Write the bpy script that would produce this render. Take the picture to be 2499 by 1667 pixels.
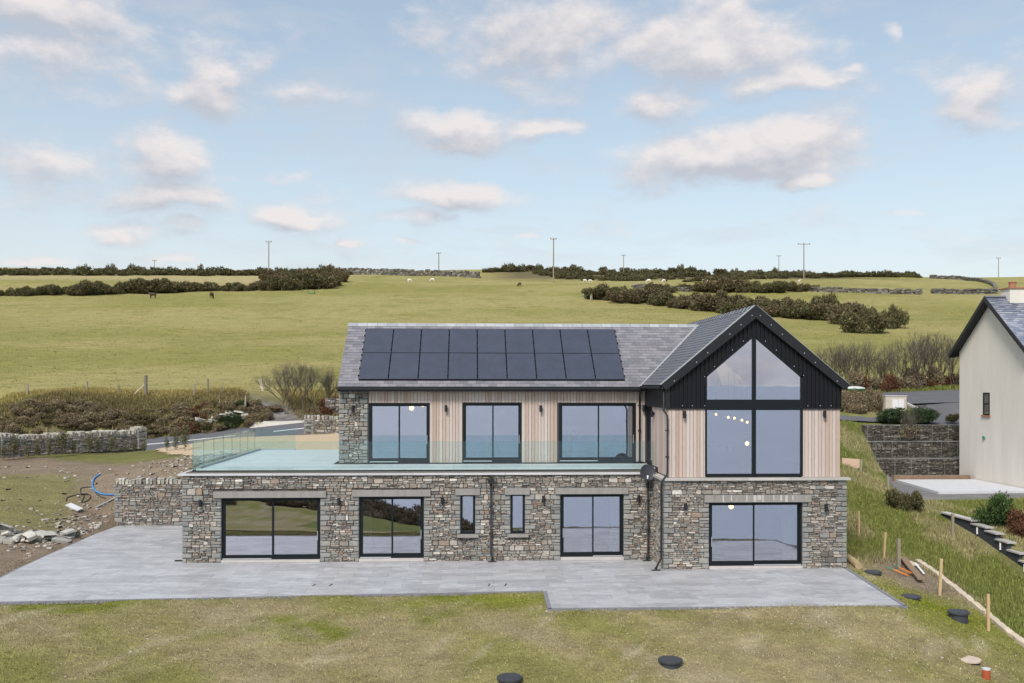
import bpy, math, random
import numpy as np
from mathutils import Matrix, Vector

R = math.radians
rnd = random.Random(7)
rng = np.random.default_rng(11)
S = bpy.context.scene
COL = S.collection
for o in list(bpy.data.objects):
    bpy.data.objects.remove(o)

# ------------------------------------------------------------------ camera
F, YAW, H0 = 2290.0, 0.044, 940.3
CAM = np.array([5.221, -37.456, 3.105])
cam = bpy.data.cameras.new('camera')
camo = bpy.data.objects.new('camera', cam)
COL.objects.link(camo)
camo.location = CAM
camo.rotation_euler = (R(90), -R(0.06), -YAW)
cam.sensor_width = 36.0
cam.lens = 36.0 * F / 2499.0
cam.shift_y = (H0 - 833.5) / 2499.0
cam.clip_start = 0.1
cam.clip_end = 60000
S.camera = camo

# ------------------------------------------------------------------ world, sun, exposure
SUN_DIR = Vector((-0.30, -0.62, 0.72)).normalized()      # towards the sun
SUN_EL = math.asin(SUN_DIR.z)
SUN_AZ = math.atan2(SUN_DIR.x, SUN_DIR.y)               # clockwise from +Y
SKY_STRENGTH, SUN_STRENGTH, EXPOSURE = 0.075, 1.5, 1.15
sd = bpy.data.lights.new('sun', 'SUN')
sd.energy = SUN_STRENGTH
sd.angle = R(16)
sd.color = (1.0, 0.94, 0.87)
so = bpy.data.objects.new('sun', sd)
COL.objects.link(so)
so.rotation_euler = (-SUN_DIR).to_track_quat('-Z', 'Y').to_euler()
S.view_settings.view_transform = 'Standard'
S.view_settings.look = 'None'
S.view_settings.gamma = 1
S.view_settings.exposure = EXPOSURE
S.view_settings.use_curve_mapping = False
S.cycles.max_bounces = 8
S.cycles.transparent_max_bounces = 16
S.cycles.caustics_reflective = False
S.cycles.caustics_refractive = False


def N(nt, typ, **kw):
    n = nt.nodes.new(typ)
    for k, v in kw.items():
        if k.startswith('i_'):
            n.inputs[k[2:]].default_value = v
        else:
            setattr(n, k, v)
    return n


def M_(nt, op, a, b=None, clamp=False):
    n = nt.nodes.new('ShaderNodeMath')
    n.operation = op
    n.use_clamp = clamp
    for i, v in enumerate((a, b)):
        if v is None:
            continue
        if isinstance(v, (int, float)):
            n.inputs[i].default_value = v
        else:
            nt.links.new(v, n.inputs[i])
    return n.outputs[0]


def MIX(nt, fac, a, b, mode='MIX'):
    n = nt.nodes.new('ShaderNodeMix')
    n.data_type = 'RGBA'
    n.blend_type = mode
    n.clamp_factor = True
    for idx, v in ((0, fac), (6, a), (7, b)):
        if isinstance(v, (int, float)):
            n.inputs[idx].default_value = v
        elif isinstance(v, (tuple, list)):
            n.inputs[idx].default_value = (*v[:3], 1)
        else:
            nt.links.new(v, n.inputs[idx])
    return n.outputs[2]


# clouds of the photograph as soft lobes: centre and half size in photograph pixels (2351 wide), weight
CLOUDS = [(1300, 95, 320, 120, 1.0), (1620, 100, 300, 100, 1.05), (1690, 358, 270, 78, 1.3), (1775, 195, 125, 48, 1.1), (1050, 300, 165, 66, 1.15),
          (1225, 302, 120, 30, 0.9), (520, 195, 130, 80, 1.0), (150, 135, 250, 90, 0.85), (365, 365, 150, 74, 1.15),
          (150, 372, 200, 50, 0.75), (395, 455, 150, 44, 1.05), (670, 498, 125, 36, 1.05), (1060, 455, 190, 42, 0.95),
          (2240, 245, 120, 70, 1.0), (1520, 230, 120, 50, 0.85), (1820, 430, 75, 24, 1.0), (335, 525, 95, 28, 0.95),
          (60, 15, 320, 60, 0.9), (2040, 75, 40, 40, 0.85), (700, 215, 90, 40, 0.7), (935, 507, 100, 24, 0.85),
          (2070, 490, 75, 14, 0.6), (420, 585, 80, 20, 0.7), (1190, 553, 45, 11, 0.8), (800, 560, 45, 12, 0.8),
          (1895, 185, 50, 18, 0.75), (90, 592, 120, 14, 0.6), (690, 400, 60, 18, 0.5), (930, 555, 60, 12, 0.6)]


def cloud_group():
    g = bpy.data.node_groups.new('cloud_density', 'ShaderNodeTree')
    g.interface.new_socket('Vector', in_out='INPUT', socket_type='NodeSocketVector')
    g.interface.new_socket('Density', in_out='OUTPUT', socket_type='NodeSocketFloat')
    gi, go = g.nodes.new('NodeGroupInput'), g.nodes.new('NodeGroupOutput')
    sep = N(g, 'ShaderNodeSeparateXYZ')
    g.links.new(gi.outputs[0], sep.inputs[0])
    x, y, z = sep.outputs
    az = M_(g, 'ARCTAN2', x, y)
    el = M_(g, 'ARCSINE', z)
    comb = N(g, 'ShaderNodeCombineXYZ')
    g.links.new(az, comb.inputs[0])
    g.links.new(M_(g, 'MULTIPLY', el, 1.9), comb.inputs[1])
    nz = N(g, 'ShaderNodeTexNoise', i_Scale=10.0, i_Detail=10.0, i_Roughness=0.62)
    g.links.new(comb.outputs[0], nz.inputs['Vector'])
    nl = N(g, 'ShaderNodeTexNoise', i_Scale=6.5, i_Detail=4.0, i_Roughness=0.55)
    g.links.new(comb.outputs[0], nl.inputs['Vector'])
    wob = M_(g, 'MULTIPLY', M_(g, 'SUBTRACT', nl.outputs[0], 0.5), 0.17)
    az2, el2 = M_(g, 'ADD', az, wob), M_(g, 'ADD', el, M_(g, 'MULTIPLY', wob, 0.35))
    acc = None
    for cx, cy, hw, hh, wgt in CLOUDS:
        k = 2499 / 2351
        a0 = math.atan((cx * k - 1250) / F) + YAW
        e0 = math.atan((H0 - cy * k) / F * math.cos(a0 - YAW))
        da = M_(g, 'DIVIDE', M_(g, 'SUBTRACT', az2, a0), hw * k / F)
        de = M_(g, 'DIVIDE', M_(g, 'SUBTRACT', el2, e0), hh * k / F)
        d2 = M_(g, 'ADD', M_(g, 'MULTIPLY', da, da), M_(g, 'MULTIPLY', de, de))
        v = M_(g, 'MULTIPLY', M_(g, 'EXPONENT', M_(g, 'MULTIPLY', d2, -1.3)), wgt)
        acc = v if acc is None else M_(g, 'SMOOTH_MAX', acc, v)
        if acc is not v:
            acc.node.inputs[2].default_value = 0.12
    # the rest of the sky carries the same broken cloud
    el_far = M_(g, 'MULTIPLY', M_(g, 'SUBTRACT', nl.outputs[0], 0.46), 4.0, True)
    behind = M_(g, 'MULTIPLY', M_(g, 'ADD', M_(g, 'MULTIPLY', y, -3.0), 1.2), 1.0, True)
    up = M_(g, 'MULTIPLY', M_(g, 'SUBTRACT', el, 0.42), 5.0, True)
    gen = M_(g, 'MULTIPLY', el_far, M_(g, 'MULTIPLY', M_(g, 'MAXIMUM', behind, up), 0.75))
    acc = M_(g, 'MAXIMUM', acc, gen)
    dens = M_(g, 'ADD', acc, M_(g, 'MULTIPLY', M_(g, 'SUBTRACT', nz.outputs[0], 0.5), 2.2))
    g.links.new(dens, go.inputs[0])
    return g


W = bpy.data.worlds.new('World')
S.world = W
W.use_nodes = True
nt = W.node_tree
nt.nodes.clear()
out = N(nt, 'ShaderNodeOutputWorld')
bg = N(nt, 'ShaderNodeBackground')
bg.inputs['Strength'].default_value = SKY_STRENGTH
sky = N(nt, 'ShaderNodeTexSky', sky_type='NISHITA')
sky.sun_disc = False
sky.sun_elevation = SUN_EL
sky.sun_rotation = SUN_AZ
sky.altitude = 50
sky.air_density = 1.0
sky.dust_density = 1.6
sky.ozone_density = 1.0
tc = N(nt, 'ShaderNodeTexCoord')
cg = cloud_group()
d1 = N(nt, 'ShaderNodeGroup')
d1.node_tree = cg
nt.links.new(tc.outputs['Generated'], d1.inputs[0])
off = N(nt, 'ShaderNodeVectorMath', operation='ADD')
nt.links.new(tc.outputs['Generated'], off.inputs[0])
off.inputs[1].default_value = (0.005, 0.0, 0.014)
d2 = N(nt, 'ShaderNodeGroup')
d2.node_tree = cg
nt.links.new(off.outputs[0], d2.inputs[0])
mr = N(nt, 'ShaderNodeMapRange', interpolation_type='SMOOTHSTEP')
nt.links.new(d1.outputs[0], mr.inputs[0])
mr.inputs[1].default_value, mr.inputs[2].default_value = 0.10, 0.92
mr.inputs[4].default_value = 0.92
ln = N(nt, 'ShaderNodeTexNoise', i_Scale=16.0, i_Detail=7.0, i_Roughness=0.6)
nt.links.new(tc.outputs['Generated'], ln.inputs['Vector'])
lit = M_(nt, 'ADD', M_(nt, 'MULTIPLY', M_(nt, 'SUBTRACT', d1.outputs[0], d2.outputs[0]), 1.15), M_(nt, 'ADD', M_(nt, 'MULTIPLY', M_(nt, 'SUBTRACT', ln.outputs[0], 0.5), 1.5), 0.40), True)
CW, CG = (5.25, 4.92, 4.85), (3.25, 3.35, 3.72)
ccol = MIX(nt, lit, CG, CW)
# sky proper: Nishita, paled by thin high cloud and the moist air near the horizon
sepz = N(nt, 'ShaderNodeSeparateXYZ')
nt.links.new(tc.outputs['Generated'], sepz.inputs[0])
hz = M_(nt, 'EXPONENT', M_(nt, 'MULTIPLY', M_(nt, 'MAXIMUM', sepz.outputs[2], 0.0), -6.0))
base = MIX(nt, M_(nt, 'ADD', M_(nt, 'MULTIPLY', hz, 0.95), 0.20, True), MIX(nt, 1.0, sky.outputs[0], (.93, 1.03, .98), 'MULTIPLY'), (4.95, 5.08, 5.12))
wm = N(nt, 'ShaderNodeMapping')
wm.inputs['Scale'].default_value = (1, 1, 3.2)
nt.links.new(tc.outputs['Generated'], wm.inputs[0])
wn = N(nt, 'ShaderNodeTexNoise', i_Scale=6.0, i_Detail=8.0, i_Roughness=0.58)
wn.inputs['Distortion'].default_value = .4
nt.links.new(wm.outputs[0], wn.inputs['Vector'])
wisp = M_(nt, 'MULTIPLY', M_(nt, 'SUBTRACT', wn.outputs[0], 0.48), 3.6, True)
base = MIX(nt, M_(nt, 'MULTIPLY', wisp, .55), base, (3.75, 3.85, 4.12))
final = MIX(nt, mr.outputs[0], base, ccol)
nt.links.new(final, bg.inputs[0])
nt.links.new(bg.outputs[0], out.inputs[0])


# ------------------------------------------------------------------ materials
def new_mat(name):
    m = bpy.data.materials.new(name)
    m.use_nodes = True
    return m, m.node_tree, m.node_tree.nodes['Principled BSDF']


def pm(name, cols, rand=None, rough=0.8, nscale=6.0, namp=0.25, bump=0.0, bscale=30.0, stretch=(1, 1, 1), metal=0.0, attr=None,
       spec=0.4, fine=None, twosided=False, bdist=0.02):
    """cols: colour or list of colours picked per object / per loose piece; noise modulates its value."""
    m, nt, b = new_mat(name)
    b.inputs['Roughness'].default_value = rough
    b.inputs['Metallic'].default_value = metal
    b.inputs['Specular IOR Level'].default_value = spec
    geo = N(nt, 'ShaderNodeNewGeometry')
    mp = N(nt, 'ShaderNodeMapping')
    mp.inputs['Scale'].default_value = stretch
    nt.links.new(geo.outputs['Position'], mp.inputs[0])
    if attr:
        a = N(nt, 'ShaderNodeVertexColor', layer_name=attr)
        col = a.outputs[0]
    elif isinstance(cols, list):
        ramp = N(nt, 'ShaderNodeValToRGB')
        ramp.color_ramp.interpolation = 'CONSTANT'
        e = ramp.color_ramp.elements
        while len(e) < len(cols):
            e.new(0.5)
        tot, acc = sum(c[3] if len(c) > 3 else 1 for c in cols), 0
        for i, c in enumerate(cols):
            e[i].position = acc / tot
            e[i].color = (*c[:3], 1)
            acc += c[3] if len(c) > 3 else 1
        if rand == 'object':
            oi = N(nt, 'ShaderNodeObjectInfo')
            nt.links.new(oi.outputs['Random'], ramp.inputs[0])
        else:
            nt.links.new(geo.outputs['Random Per Island'], ramp.inputs[0])
        col = ramp.outputs[0]
    else:
        rgb = N(nt, 'ShaderNodeRGB')
        rgb.outputs[0].default_value = (*cols, 1)
        col = rgb.outputs[0]
    if namp:
        nz = N(nt, 'ShaderNodeTexNoise', i_Scale=nscale, i_Detail=6.0, i_Roughness=0.62)
        nt.links.new(mp.outputs[0], nz.inputs['Vector'])
        f = M_(nt, 'ADD', M_(nt, 'MULTIPLY', M_(nt, 'SUBTRACT', nz.outputs[0], 0.5), namp * 3), 1.0)
        if rand == 'island' and not isinstance(cols, list):
            f = M_(nt, 'MULTIPLY', f, M_(nt, 'ADD', M_(nt, 'MULTIPLY', geo.outputs['Random Per Island'], 0.7), 0.65))
        hsv = N(nt, 'ShaderNodeHueSaturation')
        nt.links.new(col, hsv.inputs['Color'])
        nt.links.new(f, hsv.inputs['Value'])
        col = hsv.outputs[0]
    if attr == 'Col' and bump:
        mp2 = N(nt, 'ShaderNodeMapping')
        mp2.inputs['Scale'].default_value = (.55, 1.5, 1)
        nt.links.new(geo.outputs['Position'], mp2.inputs[0])
        n4 = N(nt, 'ShaderNodeTexNoise', i_Scale=.9, i_Detail=9.0, i_Roughness=0.8)
        nt.links.new(mp2.outputs[0], n4.inputs['Vector'])
        hs2 = N(nt, 'ShaderNodeHueSaturation')
        nt.links.new(col, hs2.inputs['Color'])
        nt.links.new(M_(nt, 'ADD', M_(nt, 'MULTIPLY', M_(nt, 'SUBTRACT', n4.outputs[0], 0.5), 1.6), 1.0), hs2.inputs['Value'])
        col = hs2.outputs[0]
    if fine:
        fs, fc, fa = fine
        n2 = N(nt, 'ShaderNodeTexNoise', i_Scale=fs, i_Detail=3.0, i_Roughness=0.7)
        nt.links.new(mp.outputs[0], n2.inputs['Vector'])
        k = M_(nt, 'MULTIPLY', M_(nt, 'SUBTRACT', n2.outputs[0], 0.5), fa * 4, True)
        col = MIX(nt, k, col, fc)
    nt.links.new(col, b.inputs['Base Color'])
    if bump:
        n3 = N(nt, 'ShaderNodeTexNoise', i_Scale=bscale, i_Detail=5.0, i_Roughness=0.65)
        nt.links.new(mp.outputs[0], n3.inputs['Vector'])
        bn = N(nt, 'ShaderNodeBump', i_Strength=bump, i_Distance=bdist)
        nt.links.new(n3.outputs[0], bn.inputs['Height'])
        nt.links.new(bn.outputs[0], b.inputs['Normal'])
    return m


def glass_mat(name, tint, refl, gcol=(1, 1, 1), wave=0):
    m, nt, b = new_mat(name)
    nt.nodes.remove(b)
    o = nt.nodes['Material Output']
    t = N(nt, 'ShaderNodeBsdfTransparent')
    t.inputs[0].default_value = (*tint, 1)
    g = N(nt, 'ShaderNodeBsdfGlossy')
    g.inputs[0].default_value = (*gcol, 1)
    g.inputs['Roughness'].default_value = 0.0
    if wave:
        geo = N(nt, 'ShaderNodeNewGeometry')
        nz = N(nt, 'ShaderNodeTexNoise', i_Scale=1.1, i_Detail=1.0)
        nt.links.new(geo.outputs['Position'], nz.inputs['Vector'])
        bn = N(nt, 'ShaderNodeBump', i_Strength=1.0, i_Distance=wave)
        nt.links.new(nz.outputs[0], bn.inputs['Height'])
        nt.links.new(bn.outputs[0], g.inputs['Normal'])
    lw = N(nt, 'ShaderNodeLayerWeight', i_Blend=.5)
    fac = M_(nt, 'ADD', M_(nt, 'MULTIPLY', M_(nt, 'POWER', lw.outputs['Facing'], 5.0), .8), refl, True)
    mx = N(nt, 'ShaderNodeMixShader')
    nt.links.new(fac, mx.inputs[0])
    nt.links.new(t.outputs[0], mx.inputs[1])
    nt.links.new(g.outputs[0], mx.inputs[2])
    nt.links.new(mx.outputs[0], o.inputs[0])
    return m


def emit_mat(name, col, st):
    m, nt, b = new_mat(name)
    b.inputs['Base Color'].default_value = (*col, 1)
    b.inputs['Emission Color'].default_value = (*col, 1)
    b.inputs['Emission Strength'].default_value = st
    return m


RUB = [(0.248, 0.222, 0.195, 4.0), (0.326, 0.294, 0.258, 4.0), (0.193, 0.176, 0.158, 3.0), (0.397, 0.362, 0.319, 2.8), (0.286, 0.222, 0.178, 2.2), (0.507, 0.47, 0.422, 1.5),
       (0.243, 0.241, 0.227, 4.0), (0.308, 0.228, 0.173, 0.6), (0.127, 0.114, 0.105, 1.8), (0.409, 0.357, 0.303, 1.2), (0.64, 0.607, 0.563, 0.5)]
QUO = [(0.227, 0.228, 0.221, 3.0), (0.265, 0.263, 0.252, 3.0), (0.194, 0.196, 0.192, 2.0), (0.293, 0.282, 0.261, 2.0), (0.241, 0.222, 0.2, 2.0)]
DRK = [(.115, .105, .09, 3), (.16, .15, .125, 3), (.08, .075, .065, 3), (.21, .20, .17, 1.6), (.14, .125, .10, 2), (.28, .265, .235, .6)]
MAT = {}
for key, cols in (('rubble', RUB), ('quoin', QUO), ('dark_stone', DRK)):
    for r in ('object', 'island'):
        MAT[key, r] = pm(key + '_' + r, cols, rand=r, rough=.9, nscale=9, namp=.22, bump=.5, bscale=26, fine=(34, (.48, .45, .39), .22))
COPE = [(.44, .41, .35, 3), (.36, .34, .29, 3), (.52, .49, .43, 2), (.29, .27, .24, 2), (.22, .20, .18, 1)]
MAT['cope', 'object'] = pm('coping_rock', COPE, rand='object', rough=.95, nscale=9, namp=.25, bump=.5, fine=(25, (.16, .15, .12), .3))
MAT['rock', 'object'] = pm('pale_rock', [(.46, .45, .41), (.38, .37, .34), (.52, .50, .45), (.33, .31, .28), (.42, .39, .34)], rand='object', rough=.95, nscale=4, namp=.25, bump=.4, fine=(12, (.22, .19, .16), .35))
MAT['debris'] = pm('debris_stone', [(.42, .39, .34), (.34, .30, .25), (.26, .22, .18), (.50, .47, .42)], rand='island', rough=.95, namp=.2)
MAT['mortar'] = pm('mortar', (.125, .115, .10), rough=1, nscale=20, namp=.3)
MAT['slate', 'object'] = pm('slate_object', [(.195, .19, .213), (.222, .214, .236), (.245, .234, .255), (.165, .164, .183), (.212, .2, .222)], rand='object', rough=.62, nscale=5, namp=.14, bump=.2, bscale=40, spec=.4)
MAT['slate', 'island'] = pm('slate_island', [(.195, .19, .213), (.222, .214, .236), (.245, .234, .255), (.165, .164, .183), (.212, .2, .222)], rand='island', rough=.62, nscale=5, namp=.14, bump=.2, bscale=40, spec=.4)
MAT['slate_dark'] = pm('slate_gable', [(.125, .128, .148), (.135, .136, .155), (.115, .118, .136), (.13, .13, .147)], rand='island', rough=.55, nscale=5, namp=.12, spec=.4)
MAT['slate_blue'] = pm('slate_neighbour', [(.185, .205, .27), (.22, .24, .30), (.26, .28, .34), (.16, .18, .235), (.30, .31, .36)], rand='island', rough=.6, nscale=5, namp=.14)
MAT['slate_base'] = pm('roof_base', (.05, .05, .06), rough=.8, namp=.1)
MAT['ridge'] = pm('ridge_tile', [(.34, .355, .385), (.39, .40, .43), (.30, .31, .34)], rand='object', rough=.6, namp=.15)
MAT['ridge_dark'] = pm('ridge_tile_dark', [(.19, .20, .23), (.165, .17, .20), (.22, .225, .25)], rand='object', rough=.6, namp=.12)
MAT['cedar'] = pm('cedar_board', [(.52, .43, .39, 3), (.465, .36, .305, 2.2), (.50, .395, .35, 3), (.535, .455, .415, 3), (.435, .33, .275, 1), (.48, .40, .36, 2), (.55, .485, .45, 1.6)],
                  rand='object', rough=.8, nscale=7, namp=.16, stretch=(9, 9, .6), bump=.25, bscale=12, spec=.2, fine=(5, (.35, .27, .225), .14))
MAT['black'] = pm('black_metal', (.014, .015, .018), rough=.5, namp=.15, nscale=3)
MAT['black_sheet'] = pm('black_sheet', (.008, .009, .012), rough=.55, namp=.3, nscale=2.5, stretch=(1, 1, .3), spec=.25)
MAT['black_trim'] = pm('black_trim', (.015, .016, .020), rough=.55, namp=.2, nscale=3, spec=.3)
MAT['frame'] = pm('window_frame', (.006, .010, .013), rough=.5, namp=.1, spec=.25)
MAT['steel'] = pm('steel', (.62, .63, .65), rough=.3, metal=.7, namp=.08)
MAT['lintel'] = pm('concrete_lintel', (.265, .25, .235), rough=.9, nscale=3, namp=.22, stretch=(2.5, 1, .5), bump=.2, fine=(14, (.46, .45, .44), .25))
MAT['coping'] = pm('pale_coping', [(.52, .515, .53), (.48, .475, .49), (.55, .545, .56)], rand='object', rough=.6, nscale=3, namp=.1, stretch=(1, 3, 1))
MAT['coping_buff'] = pm('buff_coping', [(.46, .435, .41), (.42, .40, .38), (.49, .46, .44)], rand='object', rough=.7, nscale=3, namp=.12)
MAT['porcelain'] = pm('porcelain_slab', [(.385, .385, .403), (.43, .43, .447), (.35, .35, .367), (.41, .407, .422)], rand='object', rough=.42, nscale=1.3, namp=.24, stretch=(1.1, 2.6, 1), fine=(1.9, (.70, .70, .725), .55), bump=.05, spec=.4)
MAT['porcelain_i'] = pm('porcelain_rest', [(.385, .385, .403), (.43, .43, .447), (.35, .35, .367), (.41, .407, .422)], rand='island', rough=.42, nscale=1.3, namp=.24, stretch=(1.1, 2.6, 1), fine=(1.9, (.70, .70, .725), .55), bump=.05, spec=.4)
MAT['deck'] = pm('deck_tile', [(.58, .60, .61), (.55, .565, .575), (.61, .62, .63)], rand='object', rough=.4, nscale=1.5, namp=.12, stretch=(1, 3, 1), fine=(2, (.70, .71, .72), .25))
MAT['grout'] = pm('grout', (.23, .23, .245), rough=.9, namp=.15)
MAT['edging'] = pm('patio_edging', (.21, .21, .235), rough=.8, namp=.2)
MAT['wglass'] = glass_mat('window_glass', (.74, .77, .80), .50, (.875, .88, .975), .0009)
MAT['bglass'] = glass_mat('balustrade_glass', (.875, .955, .952), .035)
MAT['bedge'] = pm('glass_edge', (.02, .10, .10), rough=.15, namp=0)
MAT['panel'] = pm('solar_cell', (.046, .053, .078), rough=.24, nscale=2, namp=.2, spec=.9)
MAT['panel_frame'] = pm('solar_frame', (.006, .007, .01), rough=.4, namp=0)
MAT['white_wall'] = pm('render_white', (.70, .65, .585), rough=.9, nscale=1.1, namp=.09, stretch=(1, 1.3, .22), bump=.15, bscale=60, fine=(1.4, (.56, .51, .46), .28))
MAT['plaster'] = pm('plaster', (.62, .61, .62), rough=.9, namp=.05)
MAT['rough_render'] = pm('house_render', (.52, .50, .47), rough=.9, namp=.08)
MAT['plaster_dimmed'] = pm('plaster_dimmed', (.20, .19, .18), rough=.9, namp=.1)  # plaster with the dimness of the lower rooms put into its colour
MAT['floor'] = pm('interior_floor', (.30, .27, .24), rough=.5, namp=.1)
MAT['curtain'] = pm('curtain_cloth', (.62, .66, .66), rough=.9, namp=.1, nscale=12, stretch=(4, 4, .3))
MAT['bulb'] = emit_mat('lit_bulb', (1.0, .60, .20), 5)
MAT['white'] = pm('white_paint', (.78, .78, .78), rough=.5, namp=.05)
MAT['lime'] = pm('lime_stain', (.46, .45, .44), rough=.9, nscale=14, namp=.35)
MAT['dish'] = pm('dish_grey', (.045, .05, .062), rough=.5, namp=.15)
MAT['asphalt'] = pm('asphalt', (.115, .115, .125), rough=.9, nscale=1.2, namp=.2, bump=.4, bscale=90, fine=(70, (.24, .24, .25), .3))
MAT['roadpaint'] = pm('road_paint', (.70, .70, .68), rough=.7, namp=.2, nscale=14)
MAT['kerbstone'] = pm('kerb', (.50, .47, .42), rough=.9, namp=.2)
MAT['gravel'] = pm('gold_gravel', (.62, .475, .315), rough=1, nscale=12, namp=.35, bump=1, bscale=22, bdist=.08, fine=(11, (.40, .29, .18), .5))
MAT['concrete'] = pm('concrete', (.56, .56, .575), rough=.85, nscale=2, namp=.1)
MAT['concrete_grey'] = pm('concrete_grey', (.30, .295, .29), rough=.9, nscale=3, namp=.25, bump=.4, bscale=40)
MAT['kiosk'] = pm('kiosk_render', (.56, .50, .43), rough=.9, nscale=3, namp=.15)
MAT['terracotta'] = pm('terracotta', (.36, .16, .10), rough=.85, namp=.2)
MAT['slate_wall'] = pm('dark_render', (.045, .05, .06), rough=.8, namp=.25, nscale=4)
MAT['post'] = pm('weathered_post', [(.27, .23, .17), (.21, .185, .15), (.31, .27, .21)], rand='object', rough=.9, nscale=10, namp=.25, stretch=(4, 4, .6))
MAT['new_wood'] = pm('new_wood', [(.50, .36, .19), (.55, .40, .22)], rand='object', rough=.85, nscale=10, namp=.2, stretch=(4, 4, .6))
MAT['pale_wood'] = pm('pale_wood', (.56, .47, .36), rough=.9, nscale=4, namp=.3, bump=.4)
MAT['brown_wood'] = pm('brown_wood', (.24, .165, .11), rough=.9, nscale=5, namp=.3)
MAT['log'] = pm('log_bark', (.40, .31, .17), rough=.9, nscale=5, namp=.25)
MAT['orange'] = pm('orange_paint', (.72, .22, .03), rough=.5, namp=.1)
MAT['ply'] = pm('plywood', (.62, .44, .33), rough=.8, nscale=3, namp=.1)
MAT['blue_pipe'] = pm('blue_plastic', (.05, .26, .62), rough=.4, namp=.05)
MAT['grey_pipe'] = pm('grey_plastic', (.34, .36, .36), rough=.5, namp=.1)
MAT['black_hose'] = pm('black_hose', (.03, .035, .03), rough=.5, namp=.1)
MAT['plastic_black'] = pm('black_cover', (.045, .05, .058), rough=.55, nscale=22, namp=.3, bump=.6, bscale=40, spec=.5)
MAT['red_pipe'] = pm('orange_red_pipe', (.42, .09, .035), rough=.6, namp=.15)
MAT['buff_cover'] = pm('buff_cover', (.55, .45, .37), rough=.9, namp=.15)
MAT['green_paint'] = pm('green_paint', (.06, .27, .16), rough=.6, namp=.15)
MAT['wool'] = pm('white_wool', (.72, .68, .60), rough=1, nscale=8, namp=.15, bump=.6)
MAT['dark_wool'] = pm('dark_wool', (.07, .05, .035), rough=1, nscale=8, namp=.3, bump=.6)
MAT['ground'] = pm('ground_surface', None, attr='Col', rough=1, nscale=14, namp=.24, bump=1.0, bscale=9, bdist=.14, spec=.1, fine=(3.6, (.17, .15, .07), .17))
MAT['grass'] = pm('grass_blade', None, attr='Col', rand='island', rough=1, nscale=3, namp=.15, spec=.1)
MAT['gorse'] = pm('gorse_leaf', [(.085, .092, .044, 3), (.110, .112, .052, 3), (.062, .068, .036, 3), (.16, .135, .065, 2.6), (.18, .12, .066, 1.8), (.22, .195, .09, 1)], rand='island', rough=.9, namp=.1, spec=.15)
MAT['gorse_brown'] = pm('gorse_brown_leaf', [(.155, .12, .066, 3), (.115, .105, .052, 3), (.21, .15, .085, 2), (.08, .07, .04, 3)], rand='island', rough=.9, namp=.1, spec=.15)
MAT['bramble'] = pm('bramble_leaf', [(.205, .15, .10, 3), (.26, .205, .13, 3), (.145, .10, .07, 3), (.145, .145, .065, 2.4), (.35, .285, .19, 2)], rand='island', rough=.9, namp=.1, spec=.15)
MAT['rust'] = pm('bracken_leaf', [(.15, .06, .032, 3), (.10, .045, .026, 3), (.20, .105, .06, 1.8), (.06, .035, .02, 2)], rand='island', rough=.9, namp=.1, spec=.15)
MAT['ivy'] = pm('ivy_leaf', [(.035, .062, .022, 3), (.055, .09, .03, 2), (.025, .045, .018, 2)], rand='island', rough=.7, namp=.1, spec=.3)
MAT['greenleaf'] = pm('shrub_leaf', [(.055, .10, .022, 3), (.04, .075, .02, 3), (.09, .14, .03, 1.5), (.025, .05, .015, 2)], rand='island', rough=.8, namp=.1)
MAT['sapling'] = pm('sapling_leaf', [(.11, .105, .045), (.15, .13, .06), (.075, .085, .035)], rand='island', rough=.8, namp=.1)
MAT['twig'] = pm('twig_bark', [(.115, .095, .077), (.155, .13, .106), (.085, .07, .057)], rand='island', rough=.95, namp=.1)
MAT['water'] = pm('sea_water', (.34, .375, .44), rough=.4, namp=.1, nscale=.01, bump=.25, bscale=.4, bdist=.3, spec=.5)


# ------------------------------------------------------------------ object helpers
def mesh_of(name, V, Fc, mat=None, smooth=False):
    me = bpy.data.meshes.new(name)
    me.from_pydata([tuple(map(float, v)) for v in V], [], [tuple(map(int, f)) for f in Fc])
    if mat is not None:
        me.materials.append(mat)
    if smooth:
        me.shade_smooth()
    me.update()
    return me


def fast_mesh(name, V, Fc, mat=None, cols=None):
    """V (n,3), Fc (m,k) arrays of equal-size faces"""
    V = np.asarray(V, np.float32)
    Fc = np.asarray(Fc, np.int32)
    me = bpy.data.meshes.new(name)
    me.vertices.add(len(V))
    me.vertices.foreach_set('co', V.ravel())
    k = Fc.shape[1]
    me.loops.add(Fc.size)
    me.loops.foreach_set('vertex_index', Fc.ravel())
    me.polygons.add(len(Fc))
    me.polygons.foreach_set('loop_start', np.arange(0, Fc.size, k, dtype=np.int32))
    if cols is not None:
        a = me.color_attributes.new('Col', 'FLOAT_COLOR', 'POINT')
        c4 = np.ones((len(V), 4), np.float32)
        c4[:, :3] = cols
        a.data.foreach_set('color', c4.ravel())
    if mat is not None:
        me.materials.append(mat)
    me.update(calc_edges=True)
    return me


def link(name, me, parent=None, loc=None, **props):
    o = bpy.data.objects.new(name, me)
    COL.objects.link(o)
    if loc is not None:
        o.location = loc
    if parent is not None:
        o.parent = parent
        o.matrix_parent_inverse = Matrix.Translation(-parent.location) if not parent.get('_local') else Matrix()
    for k, v in props.items():
        o[k] = v
    return o


def thing(name, label, cat, loc=(0, 0, 0), group=None):
    o = bpy.data.objects.new(name, None)
    o.empty_display_size = .3
    COL.objects.link(o)
    o.location = loc
    o['label'] = label
    o['category'] = cat
    if group:
        o['group'] = group
    return o


def tag(o, label, cat, group=None):
    o['label'] = label
    o['category'] = cat
    if group:
        o['group'] = group
    return o


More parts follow.
